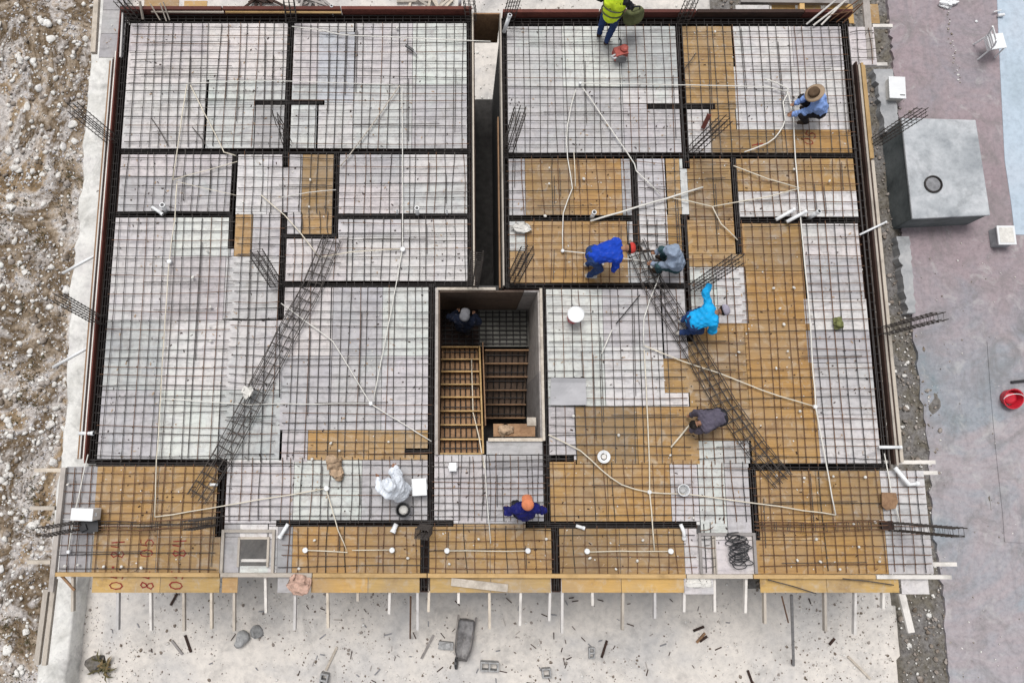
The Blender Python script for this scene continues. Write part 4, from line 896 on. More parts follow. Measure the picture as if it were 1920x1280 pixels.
for a in (([(547, 50), (600, 56), (640, 66), (920, 78)], 'long straight white conduit reaching across the slot top', .012, 'pvc'), ([(353, 157), (480, 151), (640, 156), (745, 160)], 'thin pale conduit across both upper left bays', .009, 'pvc'),
          ([(350, 159), (333, 275), (324, 336)], 'conduit running down from the upper left junction'), ([(357, 160), (420, 285), (442, 292)], 'slanted conduit from the upper left junction to the beam'), ([(324, 337), (445, 303)], 'conduit rising right in the small pink bay', .010),
          ([(330, 340), (442, 366)], 'thin conduit falling right in the small pink bay', .007), ([(332, 343), (327, 410), (317, 490), (307, 640), (301, 745), (294, 857), (290, 969)], 'long conduit down the middle of the big left bay', .012, 'pvc_cream', .082, (2,)),
          ([(290, 969), (480, 938), (612, 915)], 'conduit crossing from the lower left balcony to the white bay'), ([(612, 915), (635, 994), (651, 1035), (572, 1031)], 'bent conduit ending in the front bay left of centre', .012, 'pvc_cream', .082, (0, 3)),
          ([(301, 747), (470, 758), (692, 756)], 'horizontal conduit under the left diagonal cage', .010, 'pvc'), ([(749, 161), (694, 240), (638, 312)], 'slanted conduit in the upper bay left of the slot', .013, 'timber_pale'),
          ([(754, 166), (755, 300), (755, 467), (728, 611), (700, 752)], 'long conduit down the bays left of the slot', .011, 'pvc', .082, (2,)), ([(752, 467), (660, 472), (603, 482)], 'conduit running left from the junction above the stairwell'),
          ([(600, 484), (564, 437), (534, 405), (490, 366)], 'slanted conduit crossing the left orange strip'), ([(527, 568), (624, 640), (695, 756), (809, 827)], 'diagonal conduit from left cage to the stairwell', .012, 'pvc', .082, (2,), .04),
          ([(510, 373), (580, 361), (630, 356)], 'short conduit across the left orange strip', .009, 'pvc'), ([(1088, 156), (1300, 160), (1440, 163), (1476, 172)], 'straight white conduit across the upper right bays', .012, 'pvc', .082, (0,), .03),
          ([(1079, 168), (1064, 235), (1064, 296), (1073, 353), (1056, 400), (1055, 470)], 'bowed conduit down the orange bay right of the slot', .012, 'pvc', .082, (5,), .035, True), ([(1076, 286), (1079, 350)], 'short conduit beside the bowed one right of the slot', .011),
          ([(1093, 165), (1190, 307), (1193, 320), (1239, 365)], 'slanted conduit towards the narrow bay right of the slot', .013, 'pvc'), ([(1108, 414), (1250, 372), (1318, 351)], 'thick pale pipe lying slanted right of the slot', .022, 'pvc', .1),
          ([(1255, 370), (1335, 387), (1440, 370), (1497, 354)], 'conduit across the narrow orange bay at right'), ([(1335, 387), (1352, 420), (1383, 450)], 'short bent conduit in the narrow orange bay'), ([(1375, 311), (1440, 335), (1500, 353)], 'slanted conduit in the small bay at the right edge'),
          ([(1479, 176), (1487, 222), (1491, 300), (1496, 352), (1503, 430), (1515, 554), (1520, 631), (1529, 762), (1547, 856), (1567, 965)], 'long conduit down the right side of the deck', .014, 'pvc', .085, (7,), .04),
          ([(1395, 286), (1440, 268), (1460, 250), (1472, 225), (1468, 192), (1478, 166), (1434, 148)], 'curved white hose beside the straw hat worker', .015, 'pvc', .09, (), .05, True),
          ([(1208, 648), (1279, 677), (1346, 698), (1430, 732), (1528, 762)], 'long slanted conduit across the right orange bay', .014), ([(1208, 655), (1213, 760), (1218, 860), (1218, 922), (1227, 1031)], 'long conduit down the bays right of the stairwell', .013, 'pvc_cream', .082, (3,), .04),
          ([(1101, 1033), (1258, 1033)], 'conduit with round boxes in the front bay right of centre', .011, 'pvc_cream', .082, (0, 1)), ([(1028, 815), (1088, 845), (1128, 880), (1165, 908), (1218, 922), (1285, 926), (1425, 944), (1567, 965)], 'winding conduit from stairwell to the lower right balcony', .014, 'pvc_cream', .082, (), .05, True),
          ([(1055, 470), (1140, 480), (1232, 493)], 'conduit passing under the blue sweater worker', .012, 'pvc'), ([(1240, 504), (1219, 561), (1207, 598), (1207, 650)], 'conduit below the hooded worker', .013, 'pvc'),
          ([(1147, 618), (1128, 663)], 'short pale pipe in the white bay right of the stairwell', .014, 'pvc'), ([(1297, 792), (1258, 838)], 'short pale pipe beside the mauve shirted worker', .018, 'pvc_cream'), ([(907, 855), (913, 930), (920, 1018)], 'conduit down the centre bay in front of the stairs', .010, 'pvc'),
          ([(838, 1032), (990, 1032)], 'conduit with round boxes in the centre front bay', .011, 'pvc_cream', .082, (0, 1)), ([(735, 1031), (660, 1031)], 'short conduit with round box beside the front cage', .010, 'pvc_cream', .082, (0,)), ([(165, 852), (140, 962), (128, 1034)], 'conduit past the white box at lower left', .012, 'pvc', .082, (2,), .035),
          ([(1658, 850), (1672, 922), (1688, 985)], 'conduit at the outer lower right balcony', .012, 'pvc')):
    conduit(*a)
m_ = [P(884, 673, -1.3), P(887, 773, -.6), P(898, 818, -.2), P(908, 877, .09)]
e = empty('conduit', m_[3], 'conduit climbing out of the stairwell over the left flight', 'conduit', 'conduits laid over the mats'); MB().tube([m_[0], m_[0].lerp(m_[1], .5), m_[1], m_[2], m_[3]], .012, 7).build('pipe', 'pvc_cream', e, True)
# upright and lying drain pipes
def pipe(pts, r, label, mat='white_plastic', hollow=True, name='drain_pipe'):
    e = empty(name, pts[0], label, 'pipe'); MB().tube(pts, r, 10).build('pipe', mat, e, True)
    a, b = Vector(pts[-2]), Vector(pts[-1]); d = (b - a).normalized()
    MB().tube([b - d * r * 1.2, b + d * .003], r * 1.18, 10).build('collar', mat, e)
    if hollow: MB().tube([b + d * .0035, b + d * .006], r * .8, 10).build('opening', 'black_plastic', e)  # black disc stands in for the dark inside of the pipe
def up(bx, by, h, lean=(0, 0)): b = P(bx, by, -.05); return [b, b + Vector((lean[0], lean[1], h))]
for bx, by, h, r, ln, lb in ((312, 398, .28, .045, (.02, .05), 'white upright drain pipe in the upper left bathroom'), (783, 404, .32, .04, (0, .04), 'white upright drain pipe left of the slot'), (1108, 410, .3, .04, (.01, .03), 'white upright drain pipe right of the slot'),
                             (745, 403, .2, .022, (.01, .02), 'thin upright pipe left of the taller drain pipe'), (838, 404, .2, .022, (0, .03), 'thin upright pipe near the slot edge'), (1515, 410, .3, .04, (.08, .05), 'white upright drain pipe at the right edge bay'), (862, 20, .4, .035, (.0, .1), 'pale upright pipe on the back edge left of the slot'), (625, 30, .25, .03, (0, .06), 'pale pipe pair on the back edge of the upper left bay')):
    pipe(up(bx, by, h, ln), r, lb)
for pts, r, lb in (([P(1455, 412, .1), P(1490, 392, .16)], .035, 'lying grey pipe stub at the right edge bay'), ([P(1475, 416, .1), P(1512, 396, .16)], .035, 'second lying grey pipe stub at the right edge bay'), ([P(285, 388, .1), P(305, 402, .1)], .03, 'lying pipe stub in the upper left bathroom'),
                   ([P(1612, 440, .1), P(1662, 416, .12)], .02, 'thin pale pipe poking out over the right edge'), ([P(540, 982, .12), P(524, 1008, .12)], .035, 'white pipe stub at the front beam left of centre'), ([P(743, 982, .1), P(736, 998, .14)], .045, 'open white pipe stub below the worker in white'),
                   ([P(1276, 982, .1), P(1282, 996, .12), P(1283, 1010, .05)], .035, 'white elbow pipe at the front beam right of centre'), ([P(1678, 876, .12), P(1704, 908, .14), P(1722, 906, .14)], .04, 'thick white bent pipe outside the lower right balcony'),
                   ([P(1648, 838, .1), P(1690, 838, .1)], .03, 'white pipe crossing the right edge board'), ([P(945, 60, .1), P(956, 28, .5)], .04, 'pale pipe leaning at the back right of the slot'), ([P(1080, 985, .08), P(1096, 990, .08)], .03, 'small pale pipe bit at the front beam right of centre'), ([P(148, 812, .04), P(175, 812, .06)], .035, 'pale pipe end poking out at the left edge'),
                   ([P(408, 908, .1), P(394, 908, .1)], .025, 'small white pipe in the beam of the lower left balcony'), ([P(118, 512, -.3), P(184, 476, -.1)], .03, 'pale pole propped against the left edge, upper one'), ([P(100, 688, -.3), P(168, 650, -.1)], .032, 'pale pole propped against the left edge, lower one')):
    pipe(pts, r, lb)
# bundle of pale sticks at the upper right corner
for i, (xa, ya, xb, yb) in enumerate(((1512, 46, 1575, -6), (1525, 48, 1590, -2), (1540, 47, 1582, 4), (1555, 40, 1610, 0), (1568, 42, 1612, 8), (1580, 44, 1618, 6), (1530, 34, 1592, 22))):
    m = MB(); m.tube([P(xa, ya, .05), P(xb, yb, .4)], .02 if i < 3 else .012, 6); tag(m.build('loose_stick', 'timber_white' if i < 3 else 'rebar_rust'), (['leftmost', 'middle', 'shortest'][i] + ' pale stick of the leaning bundle at the upper right corner') if i < 3 else (['first', 'second', 'third', 'lowest lying'][i - 3] + ' dark rod from the left in the bundle at the upper right corner' if i < 6 else 'lowest flat dark rod in the bundle at the upper right corner'), 'stick', 'bundle at the upper right corner')
for i, (xa, ya, xb, yb) in enumerate(((268, 36, 262, 2), (300, 38, 282, 8), (312, 40, 300, 6), (318, 38, 306, 4))):
    m = MB(); m.tube([P(xa, ya, .02), P(xb, yb, .3)], .03 if i == 0 else .014, 6); tag(m.build('loose_stick', 'timber_pale'), ['thick pale stake at the upper left back edge', 'thin pale stick nearest the stake at the upper left back edge', 'middle thin pale stick at the upper left back edge', 'thin pale stick farthest from the stake at the upper left back edge'][i], 'stick', 'sticks at the upper left back edge' if i else None)
# small white spacer blocks
SP = MB().lathe((0, 0, 0), [(.03, 0), (.034, .012), (.026, .03), (.012, .034)], 8).mesh('spacer_block', 'bone_white')
spots = [(128, 908), (122, 1060), (146, 1058), (195, 1062), (228, 1062), (265, 1064), (560, 1066), (590, 1012), (765, 1045), (842, 1056), (898, 1010), (1024, 1010), (1106, 1046), (1135, 850), (1160, 815), (1257, 853), (1205, 1012), (1195, 1050), (1155, 1066), (1300, 970), (1530, 1010), (1495, 1050), (1538, 1052), (1575, 1066), (1455, 892), (1508, 896), (1562, 892), (1622, 894),
         (1610, 1025), (1640, 978), (1600, 982), (1648, 1052), (395, 575), (392, 612), (395, 640), (362, 520), (388, 470), (455, 380), (582, 338), (580, 388), (620, 830), (636, 845), (585, 860), (728, 828), (1022, 405), (1030, 345), (1095, 335), (1030, 315), (1340, 60), (1488, 318), (1555, 340), (1450, 540), (1488, 540), (1470, 608), (1462, 578), (1476, 658), (1522, 592), (1500, 770), (1455, 690), (1385, 660), (1130, 495), (990, 430), (1075, 780), (680, 50), (745, 52)]
for x, y in spots:
    p = P(x, y, .062); o = link('spacer_block', SP, None, p, (random.gauss(0, .3), random.gauss(0, .3), random.uniform(0, 6)), (random.uniform(.6, 1.1), random.uniform(.55, .9), .9)); tag(o, 'small whitish spacer block lying on the rebar mats', 'spacer', 'spacer blocks scattered over the mats')
# ================================================================ people
def field(caps, h, pad=0.07):
    P0 = np.array([c[0] for c in caps] + [c[1] for c in caps]); Rm = max(max(c[2], c[3]) for c in caps)
    lo = P0.min(0) - Rm - pad; hi = P0.max(0) + Rm + pad; n = np.ceil((hi - lo) / h).astype(int) + 1
    vol = np.full(n, 0.5, np.float32)
    for a, b, r1, r2, k in caps:
        a, b = np.array(a), np.array(b); m = max(r1, r2) + pad
        i0 = np.maximum(((np.minimum(a, b) - m - lo) / h).astype(int), 0); i1 = np.minimum(((np.maximum(a, b) + m - lo) / h).astype(int) + 2, n)
        X, Y, Z = np.meshgrid(*[lo[i] + h * np.arange(i0[i], i1[i]) for i in range(3)], indexing='ij')
        d = b - a; L2 = max(float(d @ d), 1e-9)
        t = np.clip(((X - a[0]) * d[0] + (Y - a[1]) * d[1] + (Z - a[2]) * d[2]) / L2, 0, 1)
        ds = np.sqrt((X - a[0] - t * d[0]) ** 2 + (Y - a[1] - t * d[1]) ** 2 + (Z - a[2] - t * d[2]) ** 2) - (r1 + (r2 - r1) * t)
        s = (slice(i0[0], i1[0]), slice(i0[1], i1[1]), slice(i0[2], i1[2])); o = vol[s]
        hh = np.clip(.5 + .5 * (o - ds) / k, 0, 1); vol[s] = o * (1 - hh) + ds * hh - k * hh * (1 - hh)
    return vol, lo
def surf(vol, h, lo):
    s = vol < 0; c = np.zeros([x - 1 for x in s.shape], np.int8)
    offs = [(i, j, k) for i in (0, 1) for j in (0, 1) for k in (0, 1)]
    for i, j, k in offs: c += s[i:s.shape[0] - 1 + i, j:s.shape[1] - 1 + j, k:s.shape[2] - 1 + k]
    act = np.argwhere((c > 0) & (c < 8)); idx = -np.ones(c.shape, np.int64); idx[act[:, 0], act[:, 1], act[:, 2]] = np.arange(len(act))
    acc = np.zeros((len(act), 3)); cnt = np.zeros(len(act))
    for o1 in offs:
        for ax in range(3):
            if o1[ax]: continue
            o2 = list(o1); o2[ax] = 1
            va = vol[tuple((act + o1).T)]; vb = vol[tuple((act + o2).T)]; mk = (va < 0) != (vb < 0)
            t = np.where(mk, va / np.where(mk, va - vb, 1), 0); p = np.tile(np.array(o1, float), (len(act), 1)); p[:, ax] = t
            acc[mk] += p[mk]; cnt[mk] += 1
    V = lo + (act + acc / cnt[:, None]) * h; F = []
    for ax in range(3):
        a2, a3 = (ax + 1) % 3, (ax + 2) % 3; sa = [slice(None)] * 3; sb = [slice(None)] * 3; sa[ax] = slice(0, -1); sb[ax] = slice(1, None)
        s1, s2 = s[tuple(sa)], s[tuple(sb)]; e = np.argwhere(s1 != s2); e = e[(e[:, a2] > 0) & (e[:, a3] > 0)]
        e = e[(e[:, a2] < s.shape[a2] - 1) & (e[:, a3] < s.shape[a3] - 1)]
        q = []
        for d2, d3 in ((-1, -1), (0, -1), (0, 0), (-1, 0)):
            f = e.copy(); f[:, a2] += d2; f[:, a3] += d3; q.append(idx[tuple(f.T)])
        q = np.column_stack(q); fl = s1[tuple(e.T)]; q[~fl] = q[~fl][:, ::-1]; F.append(q)
    F = np.concatenate(F); F = F[(F >= 0).all(1)]; return V, F
def ik(a, b, l1, l2, pole):
    a, b, pole = Vector(a), Vector(b), Vector(pole); d = b - a; L = d.length; mx = (l1 + l2) * .995
    if L > mx: b = a + d.normalized() * mx; d = b - a; L = mx
    x = (l1 * l1 - l2 * l2 + L * L) / (2 * L); hgt = math.sqrt(max(l1 * l1 - x * x, 0)); u = d / L
    pl = pole - u * pole.dot(u); pl = pl.normalized() if pl.length > 1e-4 else Vector((0, 0, 1))
    return a + u * x + pl * hgt, b
def person(label, px, py, yaw, hip, neck, head, face, feet, hands, top, legs, shoes, hat=None, sleeve=1.0, hood=False, vest=None, z0=.065, hairmat='hair', kneepole=(1, 0, .35), twist=0.0, base=None):
    o = base if base else P(px, py, z0); e = empty('person', o, label, 'person'); e.scale = (.89, .89, .89); rz = Matrix.Rotation(yaw, 3, 'Z')
    W = lambda v: np.array(rz @ Vector(v)); lat = Vector((-math.sin(twist), math.cos(twist), 0))
    hip, neck, head, face = Vector(hip), Vector(neck), Vector(head).normalized(), Vector(face).normalized()
    spine = (neck - hip).normalized(); fwd = lat.cross(spine) * -1; fwd = spine.cross(lat) * -1 if False else lat.cross(spine)
    shc = neck - spine * .05; sh = [shc + lat * .175, shc - lat * .175]; hp = [hip + Vector((0, .095, 0)), hip - Vector((0, .095, 0))]
    chest = hip + spine * .34; k = .05
    C = lambda a, b, r1, r2, kk=k: (W(a), W(b), r1, r2, kk)
    pelvis = [C(hp[0], hp[1], .105, .105), C(hip, hip + spine * .1, .13, .125)]
    torso = [C(hip + spine * .06 + lat * .05, chest + lat * .07, .115, .115), C(hip + spine * .06 - lat * .05, chest - lat * .07, .115, .115), C(chest + lat * .09, shc + lat * .09, .105, .075), C(chest - lat * .09, shc - lat * .09, .105, .075), C(sh[0], sh[1], .062, .062)]
    nk = [C(neck - spine * .03, neck + head * .09, .056, .052)]
    hc = neck + head * .19; fr = (face - head * face.dot(head)).normalized(); ear = head.cross(fr)
    hd = [C(hc - fr * .025 + head * .01, hc + fr * .02 + head * .02, .088, .085, .03), C(hc + fr * .045 - head * .055, hc + fr * .05 - head * .085, .052, .035, .04)]
    feat = [C(hc + fr * .10 - head * .005, hc + fr * .118 - head * .035, .011, .015, .012), C(hc + ear * .085 - head * .02, hc + ear * .09 + head * .012, .014, .017, .012), C(hc - ear * .085 - head * .02, hc - ear * .09 + head * .012, .014, .017, .012)]
    arms, forearm, handc, legc, footc = [], [], [], [], []
    for s in (0, 1):
        h = Vector(hands[s]); sg = 1 if s == 0 else -1
        el, wr = ik(sh[s], h, .285, .255, -fwd * .6 + lat * sg * .9 + Vector((0, 0, .1)))
        arms += [C(sh[s], el, .054, .043, .03)]; forearm += [C(el, wr, .042, .030, .03)]
        d = (wr - el).normalized(); sd_ = d.cross(fwd); sd_ = sd_.normalized() if sd_.length > .1 else lat.copy(); nn = sd_.cross(d)
        pe = wr + d * .085; handc += [C(wr + d * .01 + sd_ * .0, pe + sd_ * .018, .026, .022, .02), C(wr + d * .03, pe - sd_ * .02, .022, .02, .02)]
        for q, (off, ln) in enumerate(((.032, .062), (.011, .075), (-.011, .07), (-.032, .054))):
            b0 = pe + sd_ * off - d * .01; b1 = b0 + d * ln * .55 + nn * .012; b2 = b1 + d * ln * .4 + nn * .03
            handc += [C(b0, b1, .0105, .0098, .006), C(b1, b2, .0098, .0085, .006)]
        t0 = wr + d * .03 + sd_ * .03; t1 = t0 + d * .035 + sd_ * .03 + nn * .01; handc += [C(t0, t1, .013, .0115, .01), C(t1, t1 + d * .03 + nn * .012, .011, .0095, .006)]
        f = Vector(feet[s]); an = Vector((f.x, f.y, f.z + .085)); kn, an = ik(hp[s], an, .43, .42, Vector(kneepole) + lat * sg * .25)
        legc += [C(hp[s], kn, .086, .060, .04), C(kn, kn.lerp(an, .35), .058, .056, .03), C(kn.lerp(an, .35), an, .056, .040, .03)]
        fd = Vector((1, .15 * sg, 0)).normalized(); he = an + Vector((0, 0, -.045)) - fd * .035; toe = an + fd * .14 + Vector((0, 0, -.058)); footc.append([C(he, toe, .042, .034, .03), C(an, an + fd * .05 + Vector((0, 0, -.04)), .042, .04, .03)])
    def mesh_of(caps, h, name, mat, inf=0.0, wr=0.0, seed=1, parent=e, cut=None):
        caps = [(a, b, r1 + inf, r2 + inf, kk) for a, b, r1, r2, kk in caps]; vol, lo = field(caps, h)
        if wr:
            r_ = np.random.default_rng(seed); X, Y, Z = np.meshgrid(*[lo[i] + h * np.arange(vol.shape[i]) for i in range(3)], indexing='ij')
            acc = 0
            for _ in range(7):
                d = r_.normal(size=3); d /= np.linalg.norm(d); f = r_.uniform(28, 85); acc = acc + np.sin((X * d[0] + Y * d[1] + Z * d[2]) * f + r_.uniform(0, 6) + 1.5 * np.sin(X * 9 + Z * 7)) / 2.6
            vol = (vol + wr * (np.clip(acc, -1.2, 1.0) - .75)).astype(np.float32)
        V_, F_ = surf(vol, h, lo); return link(name, np_mesh(name, V_, F_, mat, True), parent)
    mesh_of(pelvis + torso + nk + hd + feat + arms + forearm + handc + legc + footc[0] + footc[1], .0105, 'body', 'skin')
    sd = abs(hash(label)) % 1000 if False else int(px + py)
    sl = arms + forearm if sleeve >= 1 else [(a, a + (b - a) * max(sleeve, .3), r1, r2 * 1.05, kk) for a, b, r1, r2, kk in arms]
    shirt = torso + [C(hip + spine * .02, hip + spine * .1, .135, .13)] + sl
    if hood: shirt = shirt + [C(neck - spine * .02, neck + head * .1, .075, .075), C(hc - fr * .035 + head * .01, hc - fr * .0 + head * .03, .098, .094, .03)]
    mesh_of(shirt, .013, 'shirt', top, .018, .013, sd)
    mesh_of(pelvis + legc, .013, 'trousers', legs, .011, .010, sd + 3)
    for f in footc: mesh_of(f, .012, 'shoe', shoes, .010)
    if vest:
        vm = mesh_of(torso[:4] + [C(hip, hip + spine * .1, .14, .135)], .013, 'safety_vest', vest, .044, .004, sd + 5)
        for tt in (.10, .26):
            c0 = hip + spine * tt; ring = []
            for q in range(20):
                a = q * 2 * math.pi / 20; ring.append(c0 + lat * (.240 * math.cos(a)) + fwd * (.190 * math.sin(a)))
            MB().tube([Vector(W(v)) for v in ring], .018, 6, True).build('reflective_stripe', 'reflective', None); st_o = col.objects[-1] if False else bpy.data.objects[-1]
            STR.append((e, tt))
    M3 = Matrix([ear, fr, head]).transposed() if False else None
    bx, by, bz = Vector(W(fr)), Vector(W(head.cross(fr))), Vector(W(head)); T = Matrix((bx, by, bz)).transposed(); hcw = Vector(W(hc))
    def loc(m, name, mat, smooth=True):
        m.v = [tuple(hcw + T @ Vector(v)) for v in m.v]; return link(name, m.mesh(name, mat, smooth), e)
    for s in (-1, 1):
        loc(MB().lathe((.088, s * .034, .012), [(.001, -.008), (.009, -.004), (.010, .002), (.006, .008)], 8), 'eye', 'eye')
    loc(MB().tube([(.093, -.024, -.062), (.102, 0, -.064), (.093, .024, -.062)], .006, 6), 'mouth', 'lip')
    if not hood and hat != 'hairless':
        m = MB(); pr = [(.001, .116)] + [(.104 * math.sin(a), .012 + .104 * math.cos(a)) for a in (.3, .6, .9, 1.2, 1.5, 1.75)] + [(.09, -.03)]; m.lathe((-.012, 0, .004), pr[::-1], 16); loc(m, 'hair', hairmat)
    if hat in ('cap_red', 'cap_grey', 'cap_orange', 'cap_white', 'cap_dim'):
        mt = hat if hat != 'cap_white' else 'cloth_white'
        m = MB(); m.lathe((-.008, 0, .032), [(.115, 0), (.116, .03), (.108, .06), (.085, .088), (.045, .104), (.01, .109)], 18); h_ = loc(m, 'cap', mt)
        m = MB(); n = 9; top_, bot = [], []
        for q in range(n):
            a = -1.15 + 2.3 * q / (n - 1); top_.append((.105 * math.cos(a) - .008, .112 * math.sin(a), .04)); bot.append((.06 + .135 * math.cos(a * .75), .105 * math.sin(a), .022 - .02 * abs(a) ** 2 * .4))
        vs = top_ + bot; vs = vs + [(x, y, z - .006) for x, y, z in vs]; N2 = 2 * n
        m.add(vs, [(q, q + 1, n + q + 1, n + q) for q in range(n - 1)] + [(N2 + n + q, N2 + n + q + 1, N2 + q + 1, N2 + q) for q in range(n - 1)] + [(n + q, n + q + 1, N2 + n + q + 1, N2 + n + q) for q in range(n - 1)]); loc(m, 'cap_visor', mt).parent = h_
    elif hat == 'straw':
        m = MB(); m.lathe((0, 0, .045), [(.20, -.012), (.205, -.004), (.16, .004), (.118, .01), (.115, .02), (.105, .075), (.09, .095), (.05, .09), (.01, .085)], 22); h_ = loc(m, 'straw_hat', 'straw_light')
        m = MB(); m.lathe((0, 0, .045), [(.1185, .014), (.112, .077), (.094, .099), (.05, .096), (.01, .09)], 22); loc(m, 'hat_crown', 'straw').parent = h_
    elif hat == 'bucket':
        m = MB(); m.lathe((0, 0, .03), [(.155, -.03), (.158, -.024), (.118, .01), (.112, .06), (.09, .085), (.01, .09)], 20); loc(m, 'sun_hat', 'cap_grey')
    return e
STR = []
def vest_fix(): pass
# poses (x forward, y left, z up, metres)
person('worker in yellow safety vest and jeans walking at the back edge', 1130, 72, R(70), (.02, 0, .90), (.10, 0, 1.40), (.25, 0, 1), (1, 0, -.5), ((.05, .11, 0), (-.08, -.11, 0)), ((.28, .26, .95), (.35, -.22, .98)), 'cloth_black', 'denim', 'boot', 'cap_white', vest='hivis', z0=.06)
person('crouching worker in light blue shirt and brown straw hat', 1514, 218, R(172), (-.10, 0, .36), (.16, 0, .80), (.65, 0, .75), (.8, 0, -.6), ((.06, .17, 0), (.02, -.15, 0)), ((.48, .16, .22), (.42, -.12, .2)), 'cloth_sky', 'cloth_black', 'boot', 'straw', kneepole=(1, 0, .6))
person('worker in royal blue sweater bending over with a red cap', 1104, 508, R(4), (-.06, .12, .84), (.46, .16, 1.0), (1, 0, .15), (.5, 0, -1), ((-.02, .14, 0), (-.02, -.12, 0)), ((.42, .2, .45), (.42, -.14, .40)), 'cloth_royal', 'denim', 'shoe_pale', 'cap_red')
person('crouching worker in grey hooded top and dark trousers', 1250, 500, R(165), (-.12, 0, .34), (.10, 0, .82), (.45, 0, .9), (.9, 0, -.6), ((.16, .16, 0), (.12, -.14, 0)), ((.40, .12, .26), (.36, -.16, .24)), 'cloth_heather', 'cloth_teal', 'boot', None, hood=True, kneepole=(1, 0, .7))
person('worker in bright blue shirt and grey cap reaching for a column cage', 1282, 612, R(14), (-.02, 0, .66), (.36, .02, .86), (.8, 0, .55), (.9, 0, -.6), ((-.02, .14, 0), (-.14, -.12, 0)), ((.46, .60, .80), (.40, -.26, .34)), 'cloth_cyan', 'denim', 'shoe_pale', 'cap_grey')
w6 = person('worker in mauve grey shirt stooping low beside the right diagonal cage', 1326, 786, R(196), (-.10, 0, .62), (.38, 0, .74), (1, 0, -.05), (.3, 0, -1), ((-.02, .13, 0), (-.08, -.13, 0)), ((.52, .12, .18), (.40, -.2, .2)), 'cloth_mauve', 'cloth_black', 'shoe_pale', None)
w6.scale = (.8, .8, .8)
person('crouching worker all in white with hood beside a white box', 748, 916, R(140), (-.10, 0, .36), (.10, 0, .82), (.4, 0, .9), (.9, 0, -.5), ((.14, .18, 0), (.08, -.16, 0)), ((.42, .10, .40), (.34, -.30, .26)), 'cloth_white', 'cloth_white', 'shoe_pale', None, hood=True, kneepole=(1, 0, .6))
person('worker in navy shirt and orange cap facing the stairs', 975, 946, R(92), (-.10, 0, .88), (.02, 0, 1.38), (.35, 0, 1), (1, 0, -.35), ((-.10, .10, 0), (-.16, -.10, 0)), ((-.02, .34, .86), (-.04, -.36, .86)), 'cloth_navy', 'cloth_black', 'boot', 'cap_orange')
person('dim figure in dark clothes standing on the stair landing', 868, 640, R(80), (0, 0, .90), (.04, 0, 1.40), (.1, 0, 1), (1, 0, -.2), ((.04, .1, 0), (-.04, -.1, 0)), ((.25, .22, .95), (.25, -.22, .95)), 'cloth_dim', 'cloth_black', 'boot', 'cap_dim', base=Vector((P(868, 628, -1.5).x, LYS[8] + .32, lz + .07)))  # dark clothes and cap, darkened further for the shade of the well
for o in [q for q in bpy.data.objects if q.name.startswith('reflective_stripe')]:   # belongs to the vest wearer
    e = STR[0][0]; o.location = (o.location.x, o.location.y, o.location.z); o.parent = [c_ for c_ in e.children if c_.name.startswith('safety_vest')][0]
# ================================================================ props on the deck
def bucket(px, py, r, h, z, body, rim, label, lid=None, fill=None, tilt=None, bail=None, cat='bucket', name='bucket'):
    b = P(px, py, z); e = empty(name, b, label, cat); T = tilt
    MB().lathe(b, [(r * .8, 0), (r * .98, h * .97), (r * 1.05, h * .97), (r * 1.05, h), (r * .93, h), (r * .76, .02)], 20, T).build('bucket_body', body, e)
    if lid: MB().lathe(b, [(r * 1.08, h * .98), (r * 1.09, h * 1.05), (r * .98, h * 1.07), (r * .96, h * 1.05), (.01, h * 1.05)], 22, T).build('lid', lid, e)
    if fill: MB().lathe(b, [(r * .6, h * .5), (r * .4, h * .62), (.01, h * .6)], 16, T).build('contents', fill, e)
    if bail:
        pts = [b + ((T @ Vector((r * 1.03 * math.cos(a), r * .55 * math.sin(a) + .0, h + r * .25 * math.sin(a)))) if T else Vector((r * 1.03 * math.cos(a), r * .55 * math.sin(a), h + r * .25 * math.sin(a)))) for a in [math.pi * i / 12 for i in range(13)]]
        MB().tube(pts, .008, 6).build('bail_handle', bail, e)
    return e
bucket(1074, 596, .145, .34, .06, 'red_plastic', None, 'red bucket with round white lid on the white bay', 'white_plastic')
bucket(757, 955, .135, .16, .06, 'black_plastic', None, 'black bucket with white contents below the worker in white', None, 'bone_white')
bucket(1278, 918, .105, .14, .06, 'white_plastic', None, 'small open pale bucket on the white strip', None, 'chunk')
m = MB(); c = P(1132, 856, .07); e = empty('cable_coil', c, 'white coil of cable on the orange bay', 'coil')
for i in range(4): m.tube([c + Vector(((.07 + .014 * i) * math.cos(a), (.075 + .012 * i) * math.sin(a), .012 * (i % 2) + .01)) for a in [2 * math.pi * k / 18 for k in range(18)]], .011, 5, True)
m.build('cable', 'white_plastic', e); MB().lathe(c, [(.05, 0), (.045, .03), (.01, .035)], 10).build('cable_end', 'bone_white', e)
# box beside the worker in white
def crate(px, py, dx, dy, h, z, mat, label, lid, rz=0.0, cat='box', name='box'):
    b = P(px, py, z); e = empty(name, b, label, cat); M = Matrix.Rotation(rz, 3, 'Z')
    MB().box(b + Vector((0, 0, h * .42)), (dx * .96, dy * .96, h * .84), rz).build('box_body', mat, e); MB().box(b + Vector((0, 0, h * .92)), (dx, dy, h * .16), rz).build('lid', lid, e)
    for s in (-1, 1): MB().box(b + M @ Vector((s * dx * .49, 0, h * .6)), (.03, dy * .3, .03), rz).build('grip', mat, e)
    return e
crate(787, 912, .27, .31, .22, .06, 'white_plastic', 'white box right beside the worker in white', 'white_plastic', R(3))
crate(170, 962, .40, .22, .34, .06, 'white_plastic', 'white cool box on the lower left balcony', 'white_plastic', R(-2), 'cooler', 'cool_box')
crate(849, 875, .14, .16, .12, .06, 'white_plastic', 'small white box in the centre bay before the stairs', 'white_plastic')
